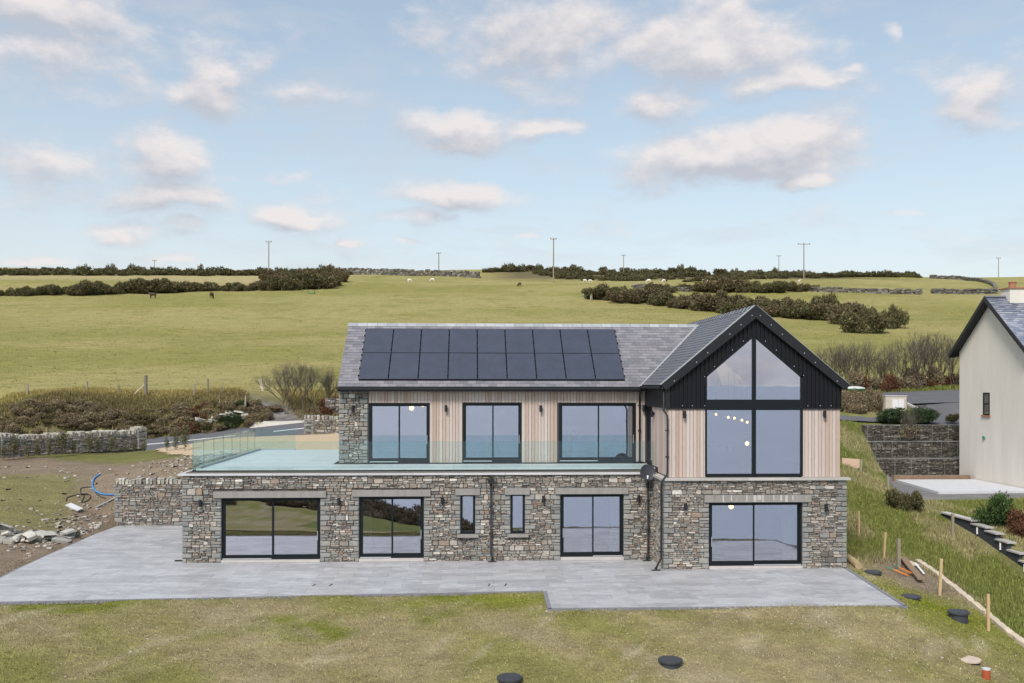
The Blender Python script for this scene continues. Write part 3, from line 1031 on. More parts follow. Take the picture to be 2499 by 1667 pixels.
# pier at the left end of the upper floor
st_pier = lay_stones(1.15, 0.0, 2.86, (), [(0, 1, 0, 2.86), (1.15, -1, 0, 2.86)], seed=21, sw=(.12, .30))
allm = sorted([s for s in st_main + st_gab + st_pier if s[4] == 's'], key=lambda s: -s[2] * s[3])
thr = allm[298][2] * allm[298][3]
nb = [sum(1 for s in L_ if s[4] == 's' and s[2] * s[3] > thr) for L_ in (st_main, st_gab, st_pier)]
qs = sorted([s[2] * s[3] for L_ in (st_main, st_gab, st_pier) for s in L_ if s[4] == 'q'], reverse=True)
qthr = qs[min(len(qs) - 1, 292)]
nq = [sum(1 for s in L_ if s[4] == 'q' and s[2] * s[3] > qthr) for L_ in (st_main, st_gab, st_pier)]
place_stones(house, st_main, (XL, YF + .06), (1, 0), nb[0], seed=5, qparts=nq[0])
place_stones(house, st_gab, (GX0, GYF + .06), (1, 0), nb[1], seed=6, qparts=nq[1])
place_stones(house, st_pier, (0.0, .06), (1, 0), nb[2], seed=7, qparts=nq[2])
# stone returns (seen edge-on or from a step aside)
for L_, org, dv, zz0, zz1, sd_ in ((9.9, (XL + .06, 7.6), (0, -1), PZ, -.25, 31), (1.85, (GX0 + .06, -2.4), (0, -1), PZ, -.30, 32), (6.2, (.06, 6.25), (0, -1), 0, 2.86, 33)):
    place_stones(house, lay_stones(L_, zz0, zz1, (), [(L_, -1, zz0, zz1)], seed=sd_), org, dv, 0, seed=sd_, qparts=0, restname='return_stonework')
    x = org[0]
    box('wall', x, x + .28, org[1] - L_ + .1, org[1], zz0, zz1 - .01, MAT['mortar'], house)
for a, b, c, d in lint:
    box('lintel', a, b - .012, YF - .075, YF + .10, c + .004, d - .006, MAT['lintel'], house)
box('lintel', 13.55, 17.42, GYF - .075, GYF + .10, -1.066, -.806, MAT['lintel'], house)
for xs0, wst in ((15.05, .05), (15.32, .10), (15.46, .13), (15.62, .06), (16.02, .05), (16.28, .07), (16.46, .09), (16.72, .04), (14.2, .05), (14.5, .04)):
    box('lime_stain', xs0, xs0 + wst, GYF - .0775, GYF - .0765, -1.06 + rnd.uniform(0, .12), -.81, MAT['lime'], house)
for a, b, c, d in sill:
    box('sill', a, b, YF - .14, YF + .12, c, d, MAT['lintel'], house)


def sliding_door(x0, x1, z0, z1, y, split, tall=False, track='left', name='sliding_door'):
    fw = .075
    b = MB()
    for q in ((x0, x0 + fw, z0, z1), (x1 - fw, x1, z0, z1), (x0 + fw, x1 - fw, z1 - .07, z1), (x0 + fw, x1 - fw, z0, z0 + .10)):
        b.box(q[0], q[1], y, y + .14, q[2], q[3])
    w = b.build(name, MAT['frame'], house)
    s = MB()
    for (a, c, yy) in ((x0 + fw, split + .05, y + .015), (split - .05, x1 - fw, y + .07)):
        for q in ((a, a + .055, z0 + .10, z1 - .07), (c - .055, c, z0 + .10, z1 - .07), (a + .055, c - .055, z1 - .125, z1 - .07), (a + .055, c - .055, z0 + .10, z0 + .17)):
            s.box(q[0], q[1], yy, yy + .05, q[2], q[3])
        me = MB()
        me.box(a + .055, c - .055, yy + .02, yy + .026, z0 + .17, z1 - .125)
        me.build('pane', MAT['wglass'], w)
    s.build('sash', MAT['frame'], w)
    t0, t1 = (x0 + .03, split - .02) if track == 'left' else (split + .02, x1 - .03)
    box('track', t0, t1, y - .035, y - .002, z0 + .012, z0 + .05, MAT['steel'], w)
    hx = x0 + fw + .02 if track == 'right' else x1 - fw - .04
    box('handle', hx, hx + .02, y - .03, y, (z0 + z1) / 2 - .45, (z0 + z1) / 2 - .1, MAT['steel'], w)
    return w


sliding_door(-3.96, -.35, -3.36, -1.06, YF + .10, -2.13, track='left')
sliding_door(1.09, 3.48, -3.34, -1.03, YF + .10, 2.28, track='left')
sliding_door(8.59, 10.97, -3.34, -.97, YF + .10, 9.80, track='right')
sliding_door(13.74, 17.12, -3.36, -1.07, GYF + .10, 15.36, track='right')
for a, b, c, d in LW:
    box('threshold', a, b, YF - .02, YF + .3, PZ + .005, c, MAT['coping_buff'], house)
box('threshold', 13.74, 17.12, GYF - .02, GYF + .3, PZ + .005, -3.36, MAT['coping_buff'], house)
for a, b, c, d in SW:
    m = MB()
    for q in ((a, a + .08, c, d), (b - .08, b, c, d), (a + .08, b - .08, d - .06, d), (a + .08, b - .08, c, c + .10)):
        m.box(q[0], q[1], YF + .05, YF + .16, q[2], q[3])
    w = m.build('window', MAT['frame'], house)
    box('pane', a + .08, b - .08, YF + .10, YF + .106, c + .10, d - .06, MAT['wglass'], w)

# upper floor
UW = [(1.19, 3.59, .03, 2.39), (4.91, 7.26, .05, 2.41), (8.76, 11.86, .05, 2.40)]
UO = 1.15
holed_wall('wall', UO, 12.3, -.2, 2.88, [(a, b, 0, d) for a, b, c, d in UW], (0, .05), (1, 0), .25, MAT['slate_base'], house)
box('wall', 0.02, UO, .10, .35, -.2, 2.86, MAT['mortar'], house)
sliding_door(1.19, 3.59, .03, 2.39, .02, 2.36, track='left')
sliding_door(4.91, 7.26, .05, 2.41, .02, 6.09, track='left')
sliding_door(8.76, 11.86, .05, 2.40, .02, 10.33, track='left')
_bm = {}


def board(x0, x1, z0, z1, y, axis='x'):
    key = 'b'
    if key not in _bm:
        e = .04
        V = [(-.5, 0, -.5), (.5, 0, -.5), (.5, 0, .5), (-.5, 0, .5), (-.5 + e, -1, -.5), (.5 - e, -1, -.5), (.5 - e, -1, .5), (-.5 + e, -1, .5)]
        _bm[key] = mesh_of('cladding_board', V, [(4, 5, 6, 7), (0, 4, 7, 3), (5, 1, 2, 6), (0, 1, 5, 4), (7, 6, 2, 3)], MAT['cedar'])
    o = link('cladding_board', _bm[key], house)
    if axis == 'x':
        o.location = ((x0 + x1) / 2, y + rnd.uniform(-.002, .002), (z0 + z1) / 2)
    else:
        o.location = (y + rnd.uniform(-.002, .002), (x0 + x1) / 2, (z0 + z1) / 2)
        o.rotation_euler = (0, 0, -R(90))
    o.scale = (x1 - x0 - .008, .022, z1 - z0)


x = UO + .02
while x < 12.2:
    x2 = min(x + rnd.choice((.115, .13, .13, .14)), 12.24)
    for (a, b) in [(0, 0)]:
        segs = [(.015, 2.86)]
        for (wa, wb, wc, wd) in UW:
            if x2 > wa - .02 and x < wb + .02:
                if x > wa - .02 and x2 < wb + .02 or (x + x2) / 2 > wa and (x + x2) / 2 < wb:
                    segs = [(wd + .01, 2.86)]
                elif (x + x2) / 2 <= wa:
                    x2 = wa
                    segs = [(.015, 2.86)]
        for (s0, s1) in segs:
            if x2 - x > .02:
                board(x, x2, s0, s1, .048)
    for (wa, wb, wc, wd) in UW:
        if x < wb < x2:
            x2 = wb
    x = x2
GL, GRr, GY = 12.27, 18.56, -4.13
for xa, xb in ((GL + .02, 13.66), (17.14, GRr - .01)):
    x = xa
    while x < xb - .02:
        x2 = min(x + rnd.choice((.115, .13, .13, .145)), xb)
        if xb - x2 < .05:
            x2 = xb
        board(x, x2, -.19, 2.28, GY + .02)
        x = x2
y = -4.10
while y < -1.35:
    board(y, y + .13, -.15 if y < -2.5 else .02, 2.29, GL + .02, 'y')
    y += .13
box('wall', GL + .03, GL + .25, -4.07, -1.35, -.3, 2.5, MAT['slate_base'], house)
box('wall', GL + .03, 13.68, GY + .03, GY + .25, -.3, 3.2, MAT['slate_base'], house)
box('wall', 17.12, GRr - .03, GY + .03, GY + .25, -.3, 3.2, MAT['slate_base'], house)
# glazed door in the return wall beside the balcony
db = MB()
for q in ((-1.33, -1.25, .02, 2.28), (-.16, -.06, .02, 2.28), (-1.25, -.16, 2.18, 2.28), (-1.25, -.16, .02, .14)):
    db.box(GL + .03, GL + .14, q[0], q[1], q[2], q[3])
dd = db.build('side_door', MAT['frame'], house)
box('pane', GL + .08, GL + .086, -1.25, -.16, .14, 2.18, MAT['wglass'], dd)
box('wall', 18.4, 18.55, -4.05, 6.8, -3.5, 3.15, MAT['rough_render'], house)
box('wall', 12.3, 18.4, 6.65, 6.8, -3.5, 3.15, MAT['rough_render'], house)
box('wall', 0.3, 12.3, 6.2, 6.4, -.2, 3.0, MAT['rough_render'], house)
box('wall', -5.1, 12.4, 7.4, 7.6, -3.5, -.25, MAT['rough_render'], house)

# copings
box('slab_core', XL + .1, 12.2, YF + .10, 7.7, -.24, -.13, MAT['mortar'], house)
x = -5.52
while x < 12.05:
    x2 = min(x + 1.72, 12.2)
    box('coping_stone', x, x2 - .008, -2.50, -1.98, -.235, -.165, MAT['coping'], house)
    x = x2
yy = -1.98
while yy < 8.2:
    y2 = min(yy + 1.6, 8.25)
    box('coping_stone', -5.52, -5.06, yy + .008, y2, -.235, -.165, MAT['coping'], house)
    yy = y2
x = 12.0
while x < 18.8:
    x2 = min(x + 1.55, 18.84)
    box('coping_stone', x, x2 - .008, -4.40, GY + .04, -.285, -.20, MAT['coping_buff'], house)
    x = x2
yy = GY + .04
while yy < -2.5:
    y2 = min(yy + .8, -2.49)
    box('coping_stone', 12.0, GL + .05, yy + .006, y2, -.285, -.20, MAT['coping_buff'], house)
    yy = y2
# terrace tiles
for iy in range(17):
    y0 = -1.93 + iy * .6
    x = -5.02 - (iy % 2) * .0
    while x < 12.2:
        x1 = min(x + 1.2, 12.26)
        if y0 >= -.25 and x1 > -.05:
            x1 = -.05 if x < -.3 else x1
            if x >= -.3:
                break
        if x1 - x > .1:
            box('terrace_tile', x, x1 - .006, y0, min(y0 + .594, 0.0 if x > -.1 and y0 < 0 and y0 + .594 > 0 else 99), -.13, -.02 + rnd.uniform(-.0015, .0015), MAT['deck'], house)
        x += 1.2
box('terrace_kerb', -5.0, -4.86, -1.9, 8.2, -.019, .05, MAT['grey_pipe'], house)
box('terrace_kerb', -4.86, -3.2, 8.05, 8.2, -.019, .05, MAT['grey_pipe'], house)

# roofs
PITCH = .663
EY, EZ, RY, RZ = -.34, 3.04, 3.10, 5.73
rl = math.hypot(RY - EY, RZ - EZ)
ru = Vector((0, (RY - EY) / rl, (RZ - EZ) / rl))
rn = Vector((0, -ru.z, ru.y))
GE, GA, GP = 12.05, 15.42, math.atan2(5.94 - 3.12, 15.42 - 12.05)
GEZ, GAZ = 3.12, 5.94
gl = math.hypot(GA - GE, GAZ - GEZ)
gu = Vector(((GA - GE) / gl, 0, (GAZ - GEZ) / gl))
gn = Vector((-gu.z, 0, gu.x))
rb = MB()
rb.prism([(EY, EZ - .03), (RY, RZ - .03), (6.55, EZ - .03), (6.55, EZ - .16), (RY, RZ - .2), (EY, EZ - .16)], 'x', 0.0, 15.3)
rb.build('roof_deck', MAT['slate_base'], house)
gb = MB()
gb.prism([(GE, GEZ - .03), (GA, GAZ - .03), (2 * GA - GE, GEZ - .03), (2 * GA - GE, GEZ - .15), (GA, GAZ - .2), (GE, GEZ - .15)], 'y', -4.24, 6.9)
gb.build('roof_deck', MAT['slate_base'], house)
# slates on the main slope
gauge = rl / 23
slates = []
PU0, PU1, PV0, PV1 = .77, 11.40, .365, 3.92
for r_ in range(23):
    v0 = r_ * gauge
    yv = EY + ru.y * (v0 + gauge / 2)
    zv = EZ + ru.z * (v0 + gauge / 2)
    xmax = min(GE + (zv - GEZ) / math.tan(GP), 15.2)
    xx = -.01 - (.165 if r_ % 2 else 0)
    while xx < xmax:
        a, b = max(xx, -.01), min(xx + .33, xmax)
        xx += .33
        if b - a < .05 or (a > PU0 + .1 and b < PU1 - .1 and v0 > PV0 + .05 and v0 + gauge < PV1 - .05):
            continue
        slates.append((a, b, v0))
V8 = [(-.5, -.5, 0), (.5, -.5, 0), (.5, .5, 0), (-.5, .5, 0), (-.5, -.5, 1), (.5, -.5, 1), (.5, .5, .2), (-.5, .5, .2)]
F6 = [(4, 5, 6, 7), (0, 1, 5, 4), (1, 2, 6, 5), (3, 0, 4, 7), (2, 3, 7, 6)]
sm = mesh_of('slate', V8, F6, MAT['slate', 'object'])
slates.sort(key=lambda s: (-round(s[1] - s[0], 2), s[2]))
restb = MB()
for i, (a, b, v0) in enumerate(slates):
    c = Vector(((a + b) / 2, EY, EZ)) + ru * (v0 + gauge / 2 + .01)
    rot = Matrix((Vector((1, 0, 0)), ru, rn)).transposed().to_4x4()
    mtx = Matrix.Translation(c) @ rot @ Matrix.Rotation(rnd.uniform(-.006, .006), 4, 'Z') @ Matrix.Diagonal((b - a - .006, gauge + .02, .014 + rnd.uniform(0, .006), 1))
    if i < 298:
        o = link('slate', sm, house)
        o.matrix_basis = mtx
    else:
        restb.add([mtx @ Vector(v) for v in V8], F6)
restb.build('slating', MAT['slate', 'island'], house, kind='stuff')


def slate_slope(org, uvec, avec, nvec, ulen, alen, gauge, w, mat, parent, name='slating', skip=None):
    b = MB()
    n = int(ulen / gauge)
    rot = Matrix((avec, uvec, nvec)).transposed().to_4x4()
    for r_ in range(n):
        t = -(w / 2 if r_ % 2 else 0)
        while t < alen:
            a0, a1 = max(t, 0), min(t + w, alen)
            t += w
            if a1 - a0 < .04:
                continue
            c = org + uvec * (r_ * gauge + gauge / 2) + avec * ((a0 + a1) / 2)
            if skip and skip(c):
                continue
            mtx = Matrix.Translation(c) @ rot @ Matrix.Diagonal((a1 - a0 - .006, gauge + .02, .014 + rnd.uniform(0, .006), 1))
            b.add([mtx @ Vector(v) for v in V8], F6)
    return b.build(name, mat, parent, kind='stuff')


def below_main(c):
    zz = EZ + (c.y - EY) * ru.z / ru.y if c.y < RY else RZ - (c.y - RY) * ru.z / ru.y
    return c.z < zz - .12 and c.y > EY


slate_slope(Vector((GE, 6.88, GEZ)), gu, Vector((0, -1, 0)), gn, gl, 11.12, .185, .33, MAT['slate_dark'], house, 'gable_slating', below_main)
slate_slope(Vector((2 * GA - GE, -4.24, GEZ)), Vector((-gu.x, 0, gu.z)), Vector((0, 1, 0)), Vector((gu.z, 0, gu.x)), gl, 11.12, .37, .5, MAT['slate_dark'], house, 'gable_slating')
slate_slope(Vector((15, 6.55, EZ)), Vector((0, -ru.y, ru.z)), Vector((-1, 0, 0)), Vector((0, ru.z, ru.y)), rl, 15, .37, .5, MAT['slate', 'island'], house, 'rear_slating')
# ridge tiles
x = -.03
while x < 15.0:
    x2 = min(x + .42, 15.25)
    m = MB()
    m.prism([(RY - .17, RZ - .10), (RY - .03, RZ + .045), (RY + .03, RZ + .045), (RY + .17, RZ - .10), (RY + .15, RZ - .13), (RY, RZ), (RY - .15, RZ - .13)], 'x', x, x2 - .012)
    m.build('ridge_tile', MAT['ridge'], house)
    x = x2
yy = -4.28
while yy < 6.85:
    y2 = min(yy + .45, 6.9)
    m = MB()
    m.prism([(GA - .17, GAZ - .11), (GA - .04, GAZ + .05), (GA + .04, GAZ + .05), (GA + .17, GAZ - .11), (GA + .14, GAZ - .14), (GA, GAZ), (GA - .14, GAZ - .14)], 'y', yy, y2 - .015)
    m.build('ridge_tile', MAT['ridge_dark'], house)
    m = MB()
    m.prism([(GA - .185, GAZ - .115), (GA - .05, GAZ + .065), (GA + .05, GAZ + .065), (GA + .185, GAZ - .115)], 'y', y2 - .035, y2 + .02)
    m.build('ridge_band', MAT['black_trim'], house)
    yy = y2
# valley flashing
vm = MB()
for t in (0, 1):
    pass
v0_, v1_ = Vector((GE - .05, EY - .02, EZ + .012)), Vector((GE + (RZ - GEZ) / math.tan(GP), RY, RZ + .012))
vm.add([v0_ + Vector((-.09, -.02, .012)), v0_ + Vector((.02, 0, .01)), v1_ + Vector((.02, 0, .015)), v1_ + Vector((-.09, 0, .015))], [(0, 1, 2, 3)])
vm.build('valley_flashing', MAT['grey_pipe'], house)
# eaves: fascia, gutter, soffit
box('fascia', -.02, 12.02, EY + .02, EY + .05, 2.86, EZ - .035, MAT['black'], house)
box('soffit', -.02, 12.02, EY + .05, .08, 2.87, 2.90, MAT['black'], house)
g = MB()
g.prism([(EY - .10, 2.93), (EY - .10, 3.02), (EY - .085, 3.02), (EY - .085, 2.945), (EY + .005, 2.945), (EY + .005, 3.02), (EY + .018, 3.02), (EY + .018, 2.93)], 'x', -.04, 12.03)
g.build('gutter', MAT['black'], house)
g = MB()
g.prism([(GE - .11, 3.0), (GE - .11, 3.09), (GE - .095, 3.09), (GE - .095, 3.015), (GE - .015, 3.015), (GE - .015, 3.09), (GE, 3.09), (GE, 3.0)], 'y', -4.2, -.40)
g.build('gutter', MAT['black'], house)
# black sheet on the return
box('side_cladding', GL - .06, GL + .01, -4.16, -.02, 2.29, 3.06, MAT['black_trim'], house)
box('soffit', GE - .02, GL, -4.16, -.3, 3.03, 3.06, MAT['black'], house)


# corrugated gable sheet
def roof_under(x): return GEZ - .12 + (min(x - GE, 2 * GA - GE - x)) * math.tan(GP)


def win_top(x): return 3.47 + min(x - 13.64, 17.16 - x) * math.tan(GP)


cs = MB()
per = .155
xs_ = []
x = GL - .04
while x < GRr + .05:
    for t, dy in ((0, 0), (.34, 0), (.46, .045), (.88, .045)):
        xs_.append((x + t * per, dy))
    x += per
for (xa, dya), (xb, dyb) in zip(xs_, xs_[1:]):
    if xb > GRr + .03:
        break
    lo = [(2.285 if (xx < 13.62 or xx > 17.18) else win_top(xx)) for xx in (xa, xb)]
    if (xa < 13.62) != (xb < 13.62) or (xa < 17.18) != (xb < 17.18):
        lo = [max(lo)] * 2
    hi = [roof_under(xa), roof_under(xb)]
    if hi[0] <= lo[0] or hi[1] <= lo[1]:
        continue
    cs.add([(xa, GY - .03 + dya, lo[0]), (xb, GY - .03 + dyb, lo[1]), (xb, GY - .03 + dyb, hi[1]), (xa, GY - .03 + dya, hi[0])], [(0, 1, 2, 3)])
cs.build('corrugated_sheet', MAT['black_sheet'], house)
gw = MB()
gw.prism([(GL, 2.3), (13.66, 2.3), (13.66, 3.49), (15.4, 4.97), (17.14, 3.49), (17.14, 2.3), (GRr, 2.3), (GRr, roof_under(GRr) - .03), (GA, GAZ - .25), (GL, roof_under(GL) - .03)], 'y', GY + .03, GY + .2)
gw.build('gable_wall', MAT['slate_base'], house)
box('drip_trim', GL - .06, 13.64, GY - .05, GY + .02, 2.25, 2.30, MAT['black_trim'], house)
box('drip_trim', 17.16, GRr + .03, GY - .05, GY + .02, 2.25, 2.30, MAT['black_trim'], house)
box('corner_trim', GL - .075, GL + .08, GY - .055, GY + .01, 2.30, 3.08, MAT['black_trim'], house)
# verge trims along the gable edge, with screws
for sgn in (-1, 1):
    e = lambda d, off: (GA + sgn * d, GAZ + .055 - d * math.tan(GP) + off)
    wv = .36
    v = MB()
    v.prism([e(0, 0), e(3.42, 0), e(3.24, -wv * .95), e(0, -wv * 1.32)], 'y', -4.30, -4.20)
    v.build('verge_trim', MAT['black_trim'], house)
    v = MB()
    v.prism([e(.03, .02), e(3.43, .02), e(3.43, .004), e(.03, .004)], 'y', -4.31, -4.05)
    v.build('verge_cap', MAT['grey_pipe'], house)
    for d in (.15, .55, .95, 1.75, 2.15, 2.95):
        px_, pz_ = e(d, -.26)
        s = MB()
        s.lathe([(.0005, -.012), (.018, -.01), (.018, 0), (.0005, 0)], (0, 0, 0), 8)
        o = s.build('screw_head', MAT['steel'], house)
        o.location = (px_, -4.315, pz_)
        o.rotation_euler = (R(90), 0, 0)
for px_, pz_ in [(12.8, 2.38), (13.15, 2.38), (13.6, 2.38), (17.35, 2.38), (17.8, 2.38), (18.2, 2.38), (13.6, 3.42), (13.95, 3.78), (14.6, 4.38), (15.0, 4.7), (15.8, 4.7), (16.2, 4.38), (16.85, 3.8), (17.2, 3.47)]:
    s = MB()
    s.lathe([(.0005, -.012), (.016, -.01), (.016, 0), (.0005, 0)], (0, 0, 0), 8)
    o = s.build('screw_head', MAT['steel'], house)
    o.location = (px_, GY - .045, pz_)
    o.rotation_euler = (R(90), 0, 0)
# gable glazing
gf = MB()
fo = [(13.62, 2.26), (13.62, 3.46), (15.4, 4.96), (17.18, 3.46), (17.18, 2.26)]
yF = GY - .02
for q in ((13.62, 13.69, -.16, 3.46), (17.11, 17.18, -.16, 3.46), (15.34, 15.47, -.16, 4.86)):
    gf.box(q[0], q[1], yF, yF + .13, q[2], q[3])
gf.box(13.69, 15.34, yF + .003, yF + .13, -.16, -.07)
gf.box(15.47, 17.11, yF + .003, yF + .13, -.16, -.07)
for a, b in ((13.69, 15.34), (15.47, 17.11)):
    gf.box(a, b, yF + .003, yF + .13, 2.28, 2.60)
    gf.box(a, b, yF + .001, yF + .10, 2.22, 2.28)
for sgn in (-1, 1):
    P1, P2 = (15.4 + sgn * 1.78, 3.46), (15.4, 4.96)
    gf.prism([P1, P2, (15.4, 4.86), (15.4 + sgn * 1.78, 3.36)], 'y', yF, yF + .13)
gw_ = gf.build('gable_window', MAT['frame'], house)
for sgn in (-1, 1):
    a, b = (13.69, 15.34) if sgn < 0 else (15.47, 17.11)
    box('pane', a, b, yF + .06, yF + .066, -.07, 2.22, MAT['wglass'], gw_)
    o_, i_ = (a, b) if sgn < 0 else (b, a)
    zt = lambda xx: 3.37 + (1.78 - abs(xx - 15.4)) * math.tan(GP) + .02
    m = MB()
    m.prism([(o_, 2.60), (i_, 2.60), (i_, zt(i_) + .02), (o_, zt(o_))], 'y', yF + .06, yF + .066)
    m.build('pane', MAT['wglass'], gw_)


# downpipes
def pipe(pts, r=.036, brackets=(), shoe=True, hopper=None):
    m = MB()
    m.tube(pts, r, 10)
    o = m.build('downpipe', MAT['black'], house, True)
    for (x, y, z) in brackets:
        b = MB()
        b.lathe([(r + .002, -.02), (r + .014, -.02), (r + .014, .02), (r + .002, .02)], (x, y, z), 12)
        b.box(x - .07, x + .07, y + r, y + r + .02, z - .02, z + .02)
        b.build('bracket', MAT['black'], o)
    if shoe:
        x, y, z = pts[-1]
        b = MB()
        b.lathe([(.07, 0), (.07, .02), (.045, .05), (.045, .10)], (x, y, z - .03), 12)
        b.box(x - .16, x + .16, y - .06, y + .06, z - .035, z - .02)
        b.build('shoe', MAT['black'], o)
    if hopper:
        x, y, z = hopper
        b = MB()
        b.prism([(x - .09, z - .16), (x + .09, z - .16), (x + .135, z), (x - .135, z)], 'y', y - .10, y + .07)
        b.tube([(x, y + .1, z + .10), (x, y - .06, z + .10), (x, y - .06, z + .0)], .05, 10)
        b.build('hopper', MAT['black'], o)


pipe([(5.98, -2.56, -.50), (5.98, -2.56, -3.16), (6.02, -2.66, -3.28), (6.02, -2.66, PZ + .04)], brackets=[(5.98, -2.56, -1.4), (5.98, -2.56, -2.4)], hopper=(5.98, -2.56, -.40))
pipe([(11.86, -2.55, -.27), (11.86, -2.55, -3.15), (11.80, -2.66, -3.30), (11.80, -2.66, PZ + .04)], brackets=[(11.86, -2.55, -1.2), (11.86, -2.55, -2.3)])
pipe([(11.98, EY + .0, 2.94), (11.98, EY + .0, 2.86), (12.0, -.05, 2.70), (12.0, -.05, .05)], brackets=[(12.0, -.05, 1.3), (12.0, -.05, 2.3)], shoe=True)
pipe([(12.13, -4.12, 3.0), (12.13, -4.12, 2.20), (12.24, -4.23, 2.02), (12.24, -4.23, .02), (12.20, -4.28, -.10), (11.98, -4.50, -.30), (11.98, -4.46, -.42), (11.98, -4.42, -3.05), (11.86, -4.46, -3.22), (11.78, -4.48, PZ + .04)],
     brackets=[(12.24, -4.23, 1.5), (12.24, -4.23, .55), (11.98, -4.42, -1.0), (11.98, -4.42, -2.0), (11.98, -4.42, -2.8)])

# rooms behind the glass
for nm, q, mt in (('interior_floor', (-5.1, 12.0, -2.05, 4.0, PZ - .02, PZ + .03), 'floor'), ('interior_wall', (-5.1, 12.0, 3.8, 4.0, PZ + .03, -.35), 'plaster_dimmed'),
                  ('interior_ceiling', (-5.1, 12.0, -2.05, 4.0, -.45, -.35), 'plaster'), ('interior_floor', (.4, 12.3, .32, 6.0, -.12, .015), 'floor'),
                  ('interior_wall', (.4, 12.3, 5.8, 6.0, .02, 2.8), 'plaster'), ('interior_ceiling', (.4, 12.2, .32, 6.0, 2.75, 2.85), 'plaster'),
                  ('interior_floor', (12.6, 18.3, -3.9, 6.6, -.30, -.05), 'floor'), ('interior_wall', (12.6, 18.3, 6.3, 6.5, 0, 3.1), 'plaster'),
                  ('interior_floor', (12.6, 18.4, -3.9, 4, PZ - .02, PZ + .03), 'floor'), ('interior_wall', (12.6, 18.4, 3.8, 4, PZ + .03, -.4), 'plaster'),
                  ('interior_wall', (4.2, 4.3, -2.0, 3.8, PZ + .03, -.45), 'plaster_dimmed'), ('interior_wall', (7.9, 8.0, -2.0, 3.8, PZ + .03, -.45), 'plaster'),
                  ('interior_wall', (.3, .4, -2.0, 3.8, PZ + .03, -.45), 'plaster_dimmed'), ('interior_wall', (4.2, 4.3, .4, 5.8, .02, 2.75), 'plaster'),
                  ('interior_wall', (8.0, 8.1, .4, 5.8, .02, 2.75), 'plaster'), ('interior_wall', (12.62, 12.7, -3.8, 3.8, PZ + .03, -.4), 'plaster'),
                  ('interior_wall', (18.2, 18.3, -3.8, 6.3, 0, 3.1), 'plaster'), ('interior_wall', (12.55, 12.6, .4, 6.3, 0, 3.1), 'plaster')):
    box(nm, *q, MAT[mt], house)

# solar panels
arr = thing('solar_array', 'two rows of nine black solar panels on the front slate roof', 'solar panels', (6, 1, 4))
pw, ph = (PU1 - PU0) / 9, (PV1 - PV0) / 2
_pm = {}


def panel_meshes():
    b = MB()
    b.box(-.5, .5, -.5, .5, 0, 1)
    _pm['frame'] = mesh_of('frame', b.V, b.F, MAT['panel_frame'])
    b = MB()
    b.box(-.5, .5, -.5, .5, 0, 1)
    _pm['cell'] = mesh_of('cell_sheet', b.V, b.F, MAT['panel'])
    b = MB()
    b.box(-.03, .03, -.02, .02, 0, .06)
    _pm['clamp'] = mesh_of('clamp', b.V, b.F, MAT['panel_frame'])


panel_meshes()
rot = Matrix((Vector((1, 0, 0)), ru, rn)).transposed().to_4x4()
for j in range(2):
    for i in range(9):
        c = Vector((PU0 + (i + .5) * pw, EY, EZ)) + ru * (PV0 + (j + .5) * ph) + rn * .05
        o = link('solar_panel', _pm['frame'], arr)
        o.matrix_basis = Matrix.Translation(c) @ rot @ Matrix.Diagonal((pw - .02, ph - .015, .04, 1))
        cc = link('cell_sheet', _pm['cell'], o)
        cc.matrix_parent_inverse = Matrix()
        cc.matrix_basis = Matrix.Translation((0, 0, .9)) @ Matrix.Diagonal((.975, .985, .25, 1))
for i in range(10):
    for j in range(2):
        for f_ in (.14, .42, .70, .92):
            c = Vector((PU0 + i * pw, EY, EZ)) + ru * (PV0 + (j + f_) * ph) + rn * .055
            o = link('clamp', _pm['clamp'], arr)
            o.matrix_basis = Matrix.Translation(c) @ rot

# balustrade
bal = thing('glass_balustrade', 'frameless glass balustrade round the edge of the stone terrace', 'balustrade', (3.5, -1.98, -.165))


def gpane(x0, y0, x1, y1, z0=-.11, z1=.995, t=.012):
    d = Vector((x1 - x0, y1 - y0, 0))
    L = d.length
    d.normalize()
    n = Vector((-d.y, d.x, 0)) * t / 2
    a, b = Vector((x0, y0, 0)) + d * .008, Vector((x1, y1, 0)) - d * .008
    V = [(*(p + s * n)[:2], z) for z in (z0, z1) for (p, s) in ((a, -1), (b, -1), (b, 1), (a, 1))]
    me = mesh_of('glass_pane', V, [(0, 1, 5, 4), (2, 3, 7, 6), (1, 2, 6, 5), (3, 0, 4, 7), (4, 5, 6, 7)], MAT['bglass'])
    me.materials.append(MAT['bedge'])
    for i in (2, 3, 4):
        me.polygons[i].material_index = 1
    link('glass_pane', me, bal)


xsn = np.linspace(-5.14, 12.2, 12)
for a, b in zip(xsn, xsn[1:]):
    gpane(a, -1.93, b, -1.93)
ysn = np.linspace(-1.93, 8.15, 8)
for a, b in zip(ysn, ysn[1:]):
    gpane(-5.14, a, -5.14, b)
gpane(-5.14, 8.15, -3.2, 8.15)
box('base_channel', -5.18, 12.22, -1.97, -1.89, -.163, -.09, MAT['frame'], bal)
box('base_channel', -5.18, -5.10, -1.89, 8.19, -.163, -.09, MAT['frame'], bal)
box('base_channel', -5.10, -3.2, 8.11, 8.19, -.163, -.09, MAT['frame'], bal)

